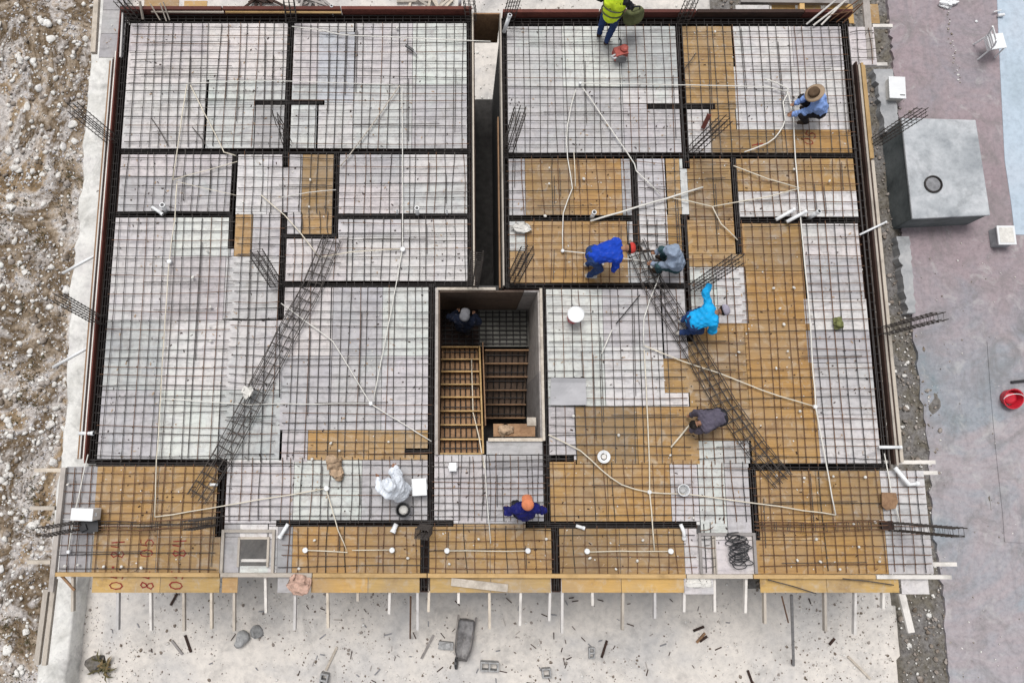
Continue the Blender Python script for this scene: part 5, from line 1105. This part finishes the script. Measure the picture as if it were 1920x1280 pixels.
m = MB(); c = P(174, 986, .07); m.box(c + Vector((0, 0, .06)), (.30, .2, .12), .1); m.box(c + Vector((-.1, -.02, .14)), (.12, .1, .05), .4); tag(m.build('box_shadow', 'black_plastic'), 'black solid added as the shadow of the white cool box', 'bag')  # black solid standing in for the shadow under the cool box
# grey panel lying over the mat
m = MB(); n = 8
for i in range(n + 1):
    for j in range(7):
        p = P(1031 + 66 * i / n, 710 + 50 * j / 6, .0); m.v.append((p.x, p.y, .10 + .05 * math.sin(i * .5 + 1) * math.cos(j * .6) + (.04 if j == 0 else 0)))
F_ = [(i * 7 + j, (i + 1) * 7 + j, (i + 1) * 7 + j + 1, i * 7 + j + 1) for i in range(n) for j in range(6)]; K = len(m.v); m.v += [(x, y, z - .012) for x, y, z in m.v]
m.f = [tuple(reversed(f)) for f in F_] + [tuple(q + K for q in f) for f in F_]
rim = [j for j in range(7)] + [i * 7 + 6 for i in range(1, n + 1)] + [n * 7 + j for j in range(5, -1, -1)] + [i * 7 for i in range(n - 1, 0, -1)]
m.f += [(a, b, b + K, a + K) for a, b in zip(rim, rim[1:] + rim[:1])]
tag(m.build('grey_panel', 'panel_grey'), 'grey slightly warped panel lying right of the stairwell', 'panel')
# crumpled sacks
def sack(px, py, sx, sy, h, z, mat, label, seed):
    r_ = np.random.default_rng(seed); V_ = ICO3[0].copy(); b = P(px, py, z)
    for _ in range(9):
        d = r_.normal(size=3); d /= np.linalg.norm(d); V_ += np.outer(.16 * np.sin(V_ @ d * r_.uniform(4, 9) + r_.uniform(0, 6)), d)
    V_ *= (sx, sy, h); V_[:, 2] = np.maximum(V_[:, 2] + h * .5, .0)
    o = link('paper_sack', np_mesh('paper_sack', V_, ICO3[1], mat), None, b); tag(o, label, 'sack')
ICO3 = ico(4)
sack(628, 868, .16, .12, .12, .06, 'paper_brown', 'crumpled brown paper sack above the worker in white', 1); sack(634, 886, .12, .13, .07, .06, 'paper_brown', 'torn brown paper scrap below the brown sack', 5)
sack(560, 1092, .21, .16, .12, .02, 'paper_pink', 'crumpled pinkish sack on the front edge', 2); sack(948, 806, .15, .09, .05, -.24, 'paper_brown', 'crumpled brown sack in the stairwell corner', 3)
sack(1570, 606, .09, .12, .05, .06, 'olive', 'small olive rag on the white right strip', 4); sack(978, 428, .2, .08, .05, .06, 'bone_white', 'pale crumpled sheet right of the slot', 6); sack(1310, 1090, .22, .1, .02, .0, 'bone_white', 'flat pale scrap on the white front lip', 7); sack(465, 735, .09, .11, .07, .2, 'bone_white', 'white bundle on the left diagonal cage', 8)
for x, y, sd_ in ((1058, 434, 9), (588, 150, 10)): pass
# red cutting machine near the back edge
c = P(1160, 106, .06); e = empty('cutting_machine', c, 'red machine with pale handles below the worker in yellow vest', 'machine')
MB().box(c + Vector((0, 0, .13)), (.26, .2, .2), .3).build('motor_housing', 'machine_red', e); MB().lathe(c + Vector((.06, .03, .22)), [(.08, 0), (.08, .05), (.05, .07), (.01, .072)], 14).build('tank_cap', 'machine_red', e)
MB().tube([c + Vector((-.05, -.1, .16)), c + Vector((-.14, -.16, .2)), c + Vector((-.2, -.13, .22)), c + Vector((-.12, -.08, .2))], .018, 6).build('handle', 'white_plastic', e)
MB().tube([c + Vector((0, .1, .2)), c + Vector((.0, .2, .24)), c + Vector((-.03, .27, .22))], .016, 6).build('handle', 'black_plastic', e); MB().lathe(c + Vector((.02, -.13, .12)), [(.11, 0), (.11, .012), (.03, .02)], 18, Matrix.Rotation(R(85), 3, 'X')).build('cutting_disc', 'steel_grey', e)
# dark tool in the bay left of the slot
c = P(770, 94, .07); e = empty('hand_tool', c, 'dark hand tool lying in the white bay left of the slot', 'tool'); MB().tube([c + Vector((-.1, .08, .03)), c + Vector((.05, -.03, .03))], .03, 7).build('tool_body', 'black_plastic', e); MB().tube([c + Vector((.05, -.03, .03)), c + Vector((.13, -.1, .02))], .016, 6).build('tool_handle', 'steel_grey', e)
# brown board scrap and block in place of a dark hole at lower right
m = MB(); c = P(1667, 938, .075); m.poly([(c.x - .15, c.y - .1), (c.x - .08, c.y - .17), (c.x + .09, c.y - .14), (c.x + .15, c.y - .02), (c.x + .13, c.y + .14), (c.x - .13, c.y + .15)], .075, .1); tag(m.build('board_scrap', 'timber_brown'), 'brown plywood scrap on the lower right balcony edge', 'board')
m = MB(); c = P(1660, 984, .05); m.box(c + Vector((0, 0, .05)), (.2, .15, .1), .05); tag(m.build('hole_block', 'timber_dark'), 'dark block added for the hole at the lower right balcony edge', 'block')
m = MB(); a, b = P(846, 1090, .03), P(952, 1102, .03); m.beam(a, b, .14, .025); tag(m.build('loose_plank', 'timber_pale'), 'pale plank lying on the front edge right of centre', 'plank')
m = MB(); a, b = P(1318, 240, .05), P(1330, 215, .3); m.beam(a, b, .08, .05); tag(m.build('loose_plank', 'timber_red'), 'dark red plank end beside the upper right column cage', 'plank')
# black cable tangle in the framed front opening
m = MB(); c = P(1383, 1030, .03)
for i in range(16):
    cx, cy = c.x + rng.normal(scale=.06), c.y + .25 - i * .033; rx, ry, ph = rng.uniform(.12, .2), rng.uniform(.05, .09), rng.uniform(0, 6)
    m.tube([(cx + rx * math.cos(a) + .02 * math.sin(3 * a + ph), cy + ry * math.sin(a), .06 + .03 * math.sin(2 * a + ph) + .003 * i) for a in [2 * math.pi * k / 16 for k in range(16)]], .010, 5, True)
tag(m.build('cable_tangle', 'black_plastic', None, True), 'tangle of black cable loops in the framed front opening', 'cable')
# olive bag carried by the vest wearer
c = P(1188, 30, .55); e = empty('bag', c, 'olive bag carried by the worker in yellow vest', 'bag')
V_ = ICO3[0] * (.2, .14, .22); V_ = V_ + .03 * np.sin(V_[:, [1, 2, 0]] * 22); link('bag_body', np_mesh('bag_body', V_, ICO3[1], 'camo', True), e); MB().tube([c + Vector((-.08, 0, .18)), c + Vector((-.05, 0, .3)), c + Vector((.05, 0, .3)), c + Vector((.08, 0, .18))], .015, 6).build('strap', 'cloth_black', e)

# ================================================================ things around the building
# cistern
tz = LZ + .75; cor = [P(x, y, tz) for x, y in ((1692, 222), (1829, 226), (1856, 402), (1712, 409))]; cc = sum(cor, Vector()) / 4
e = empty('cistern', (cc.x, cc.y, LZ), 'grey concrete cistern box with round manhole beside the lane', 'cistern'); sh_ = [(v.x, v.y) for v in cor][::-1]
MB().poly(sh_, LZ - .3, tz - .07).build('cistern_body', 'cistern_shaded', e); MB().poly([(cc.x + (x - cc.x) * 1.015, cc.y + (y - cc.y) * 1.015) for x, y in sh_], tz - .068, tz).build('cistern_top', 'cistern', e)
q = P(1749, 346, tz); MB().lathe(q, [(.21, 0), (.21, .035), (.18, .04), (.17, .012)], 26).build('manhole_ring', 'rebar_dark', e); MB().lathe(q, [(.168, 0), (.165, .018), (.02, .022)], 26).build('manhole_cover', 'steel_grey', e)
# white plastic chair
seat_c = P(1868, 78, LZ + .43); base = Vector((seat_c.x, seat_c.y, LZ)); ch = empty('plastic_chair', base, 'white plastic chair standing where lane meets blue paving', 'chair'); ry = R(8)
M = Matrix.Rotation(ry, 3, 'Z'); w = lambda x, y, z: base + M @ Vector((x, y, z))
MB().box(w(0, 0, .43), (.42, .40, .03), ry).build('seat', 'white_plastic', ch)
for sx in (-1, 1):
    for sy in (-1, 1): MB().tube([w(sx * .18, sy * .17, .42), w(sx * .22, sy * .21, .0)], .02, 6).build('leg', 'white_plastic', ch)
for sy in (-1, 1): MB().tube([w(-.18, sy * .18, .43), w(-.24, sy * .19, .62), w(-.36, sy * .18, .86)], .02, 6).build('back_post', 'white_plastic', ch)
for z_, x_ in ((.52, -.215), (.62, -.25), (.84, -.35)): MB().beam(w(x_, -.18, z_), w(x_, .18, z_), .02, .045).build('back_slat', 'white_plastic', ch)
for sx in (-1, 1): MB().beam(w(sx * .2, -.17, .36), w(sx * .2, .17, .36), .02, .05).build('seat_rail', 'white_plastic', ch)
# white square panel box by the kerb
q = P(1683, 164, LZ + .35); e = empty('white_box', (q.x, q.y, LZ), 'white square box with lid beside the broken kerb', 'box'); MB().box((q.x, q.y, LZ + .16), (.36, .52, .32), R(-3)).build('box_body', 'bone_white', e); MB().box((q.x, q.y, LZ + .335), (.40, .57, .03), R(-3)).build('lid', 'white_plastic', e); MB().box((q.x + .1, q.y - .2, LZ + .353), (.12, .02, .006), R(-3)).build('latch', 'black_plastic', e)
q = P(1887, 441, LZ + .3); e = empty('white_bin', (q.x, q.y, LZ), 'pale square bin with rim at the right edge', 'bin'); MB().box((q.x, q.y, LZ + .14), (.38, .42, .28)).build('bin_body', 'cistern', e); MB().box((q.x, q.y, LZ + .295), (.42, .46, .03)).build('rim', 'white_plastic', e); MB().box((q.x, q.y, LZ + .313), (.33, .37, .006)).build('lid', 'bone_white', e)
bucket(1889, 745, .225, .2, LZ + .03, 'red_plastic', None, 'red bucket with white handle at the right edge', None, 'red_plastic', Matrix.Rotation(R(14), 3, 'X'), 'white_plastic')
m = MB(); m.tube([P(1896, 716, LZ + .06), P(1935, 712, LZ + .08)], .03, 7); tag(m.build('bucket_shadow', 'black_plastic'), 'dark bar added as the shadow beside the red bucket', 'pole')  # dark bar standing in for a shadow by the bucket
q = P(1872, 28, LZ + .05); e = empty('white_tap', q, 'small white fitting on the edge of the blue paving', 'fitting'); MB().tube([q + Vector((-.02, -.02, .0)), q + Vector((.12, -.02, .03))], .04, 8).build('fitting_body', 'white_plastic', e); MB().tube([q + Vector((-.14, .06, .03)), q + Vector((.06, .11, .03))], .016, 6).build('lever', 'white_plastic', e)
q = P(1830, 41, LZ); tag(MB().lathe(q, [(.03, 0), (.036, .02), (.01, .035)], 8).build('white_pebble', 'white_plastic'), 'single small white pebble on the lane left of the chair', 'pebble')
sack_pts = ((1775, 8, 11, 'pale bundle of plastic on the lane at the top', 'white_plastic'),)
for x, y, s_, lb, mt in sack_pts: sack(x, y, .2, .12, .08, LZ, mt, lb, s_)
# front yard debris
YZ = YG
def hollow_block(px, py, rz, label, L=.40, Wd=.20, h=.19, holes=2, z=None):
    b = P(px, py, YZ + h) ; b.z = YZ; e = empty('concrete_block', b, label, 'block'); M = Matrix.Rotation(rz, 3, 'Z'); t = .035
    for s in (-1, 1): MB().box(b + M @ Vector((0, s * (Wd / 2 - t / 2), h / 2)), (L, t, h), rz).build('block_wall', 'chunk', e)
    for i in range(holes + 1):
        x = -L / 2 + t / 2 + i * (L - t) / holes; MB().box(b + M @ Vector((x, 0, h / 2)), (t, Wd - 2 * t - .002, h - .004), rz).build('block_web', 'chunk', e)
hollow_block(918, 1250, R(-3), 'hollow concrete block with two holes in the front yard'); hollow_block(1025, 1262, R(4), 'pale concrete block lying in the yard right of centre', .2, .2, .15, 1)
hollow_block(1110, 1224, R(88), 'small grey brick like block in the front yard', .24, .14, .1, 2); hollow_block(606, 1276, R(80), 'block cut off by the lower photo border', .3, .18, .18, 2)
for px, py, s, lb in ((452, 1196, .2, 'round grey concrete lump in the front yard'), (480, 1184, .2, 'second grey lump right behind the round one')):
    q = P(px, py, YZ); tag(link('concrete_lump', np_mesh('concrete_lump', rock_shape(int(px), ICO2, .8), ICO2[1], 'chunk'), None, q + Vector((0, 0, s * .4)), (0, 0, 1), (s, s * .9, s)), lb, 'lump')
# overturned wheelbarrow tray
plain('tray_metal', (0.33, 0.32, 0.32), .6, .3, .5, 7); q = P(870, 1195, YZ); e = empty('wheelbarrow', q, 'old grey wheelbarrow tray lying on its side in the yard', 'wheelbarrow')
m = MB(); M = Matrix.Rotation(R(-8), 3, 'Z')
prof = [(-.2, .30), (-.17, .1), (0, .02), (.17, .1), (.2, .30)]
for i, y in enumerate((-.42, -.2, .1, .42)):
    for x, z_ in prof: f = (.55, .9, 1, .85)[i]; m.v.append(tuple(q + M @ Vector((x * f, y, z_))))
m.f += [(i * 5 + j, i * 5 + j + 1, i * 5 + j + 6, i * 5 + j + 5) for i in range(3) for j in range(4)]; m.f += [(4, 3, 2, 1, 0), (15, 16, 17, 18, 19)]
m.build('tray', 'tray_metal', e)
for s in (-1, 1): MB().tube([q + M @ Vector((s * .15, -.35, .12)), q + M @ Vector((s * .2, .5, .2))], .02, 6).build('handle', 'timber_grey', e)
MB().lathe(q + M @ Vector((-.1, -.52, .12)), [(.1, -.03), (.13, -.02), (.13, .02), (.1, .03)], 16, Matrix.Rotation(R(80), 3, 'Y')).build('wheel', 'black_plastic', e)
m = MB(); q = P(836, 1208, YZ); m.box(q + Vector((0, 0, .06)), (.32, .16, .12), -.1); m.box(q + Vector((0, .0, .13)), (.2, .1, .05), .2); tag(m.build('scrap_box', 'chunk'), 'dark scrap piece beside the wheelbarrow tray', 'scrap')
m = MB(); m.tube([P(1484, 1116, -.3), P(1488, 1246, GZ + .02)], .03, 7); tag(m.build('steel_pole', 'steel_grey'), 'long grey pole leaning from the front edge at right', 'pole')
m = MB(); m.tube([P(770, 1118, -.4), P(769, 1196, GZ + .02)], .018, 6); tag(m.build('steel_pole', 'rebar_rust'), 'thin dark rod leaning from the front edge left of centre', 'pole')
m = MB(); m.tube([P(1466, 1118, -.3), P(1478, 1166, -1.0)], .016, 6); tag(m.build('steel_pole', 'rebar_rust'), 'short dark rod hanging from the front edge at right', 'pole')
for xa, ya, xb, yb, mt, lb in ((632, 1212, 611, 1256, 'timber_pale', 'pale stick lying in the yard left of centre'), (813, 1190, 790, 1234, 'timber_grey', 'grey stick lying left of the wheelbarrow tray'), (1138, 1200, 1128, 1232, 'timber_dark', 'short dark stick beside the small block'),
                               (322, 1200, 342, 1226, 'timber_grey', 'thin stick lying in the yard at left'), (347, 1190, 358, 1222, 'timber_dark', 'dark bent stick lying in the yard at left'), (332, 1112, 320, 1134, 'timber_dark', 'short dark stick near the front edge at left'), (1402, 1256, 1412, 1284, 'timber_dark', 'dark stick at the lower photo border'),
                               (1300, 1182, 1320, 1174, 'timber_dark', 'dark slat in the small pile at right of the yard'), (1306, 1204, 1322, 1186, 'timber_brown', 'brown slat in the small pile at right of the yard'), (1312, 1202, 1326, 1192, 'timber_dark', 'lowest slat of the small pile at right of the yard'), (1590, 1230, 1632, 1272, 'timber_pale', 'long pale stick on the gravel at lower right'), (1555, 1208, 1565, 1196, 'timber_dark', 'dark stub near the gravel at lower right')):
    m = MB(); a, b = P(xa, ya, YZ + .03), P(xb, yb, YZ + .03); m.beam(a, b, .05, .03); tag(m.build('loose_stick', mt), lb, 'stick')
offs = [MB().beam((-.5, 0, 0), (.5, .05, 0), w_, .02).mesh('wood_offcut', mt) for w_, mt in ((.02, 'timber_dark'), (.016, 'timber_dark'), (.028, 'steel_grey'), (.015, 'timber_grey'))]
for i in range(90):
    px = rng.choice([rng.normal(1080, 110), rng.normal(760, 90), rng.uniform(180, 1640)], p=[.4, .25, .35]); py = rng.uniform(1122, 1278); q = P(px, py, YZ + .015); s = rng.uniform(.04, .17)
    o = link('wood_offcut', offs[rng.integers(4)], None, q, (0, 0, rng.uniform(0, 6.28)), (s, 1, 1)); tag(o, 'small dark wood offcut littering the front yard', 'offcut', 'offcuts littering the front yard')
# palm like dry fronds at lower left
q = P(195, 1243, YZ); e = empty('dry_plant', q, 'dark dry fronds and debris heap at lower left of the yard', 'plant')
for i in range(26):
    a = i * 2.4; L = rng.uniform(.12, .34); m = MB(); d = Vector((math.cos(a), math.sin(a), 0)); s_ = Vector((-d.y, d.x, 0)) * .02; c0 = q + Vector((rng.normal(scale=.1), rng.normal(scale=.08), .03))
    m.add([c0 - s_, c0 + s_, c0 + d * L * .6 + s_ + Vector((0, 0, .12)), c0 + d * L * .6 - s_ + Vector((0, 0, .12)), c0 + d * L + Vector((0, 0, .05))], [(0, 1, 2, 3), (3, 2, 4)]); m.build('frond', 'weed' if i % 3 else 'dry_leaf', e)
V_ = rock_shape(77, ICO2, .4); link('soil_heap', np_mesh('soil_heap', V_, ICO2[1], 'dark_soil'), e, (-.22, 0, .02), None, (.28, .24, .25))
# scraps behind the building
for px, py, r_, mt, lb in ((490, 8, .2, 'timber_dark', 'dark scrap pile on the ground behind the upper left bay'), (590, 6, .24, 'timber_grey', 'grey scrap pile on the ground behind the divider beam'), (800, 12, .2, 'timber_pale', 'pale poles lying on the ground behind the slot')):
    q = P(px, py, YZ); e = empty('scrap_pile', q, lb, 'scrap pile')
    for i in range(9):
        a = rng.uniform(0, 3.14); d = Vector((math.cos(a), math.sin(a), 0)) * rng.uniform(.2, .5); c0 = q + Vector((rng.normal(scale=r_), rng.normal(scale=r_ * .6), .03 + .02 * i)); MB().beam(c0 - d, c0 + d, .06, .03).build('scrap_board', mt, e)

# wood chips and crumbs on the deck
def chips(name, mat, n, label, big):
    V_, F_ = [], []
    while len(V_) < n * 4:
        px, py = rng.uniform(180, 1650), rng.uniform(45, 1070); p = P(px, py, .0); c = (p.x, p.y)
        if any(r[0] - .03 < c[0] < r[2] + .03 and r[1] - .03 < c[1] < r[3] + .03 for r in CUTS): continue
        if float(fbm(px * .01, py * .01, 44)) + rng.normal(scale=.1) < .45: continue
        a = rng.uniform(0, 6.28); l, w = rng.uniform(.006, big), rng.uniform(.004, .012); d = np.array((math.cos(a), math.sin(a))); q = np.array((-d[1], d[0])); k_ = len(V_)
        z = .006 + rng.uniform(0, .004); V_ += [(*(c - d * l - q * w), z), (*(c + d * l - q * w), z), (*(c + d * l + q * w), z + .004), (*(c - d * l + q * w), z + .004)]; F_.append((k_, k_ + 1, k_ + 2, k_ + 3))
    o = link(name, np_mesh(name, V_, F_, mat)); tag(o, label, 'debris', kind='stuff')
chips('dark_debris', 'timber_dark', 600, 'dark wire ends and chips strewn over the formwork', .028); chips('pale_debris', 'bone_white', 500, 'pale plaster crumbs strewn over the formwork', .018); chips('sawdust_scraps', 'paper_brown', 700, 'brown wood chips strewn over the formwork', .03)

for o in bpy.data.objects:                # worn, slightly rounded edges on the bigger single things
    if o.type == 'MESH' and o.name.split('.')[0] in ('cistern_body', 'cistern_top', 'lid', 'box_body', 'bin_body', 'seat', 'motor_housing', 'block_wall'):
        bv = o.modifiers.new('worn_edge', 'BEVEL'); bv.width = .02 if 'cistern' in o.name else .01; bv.segments = 2; bv.limit_method = 'ANGLE'
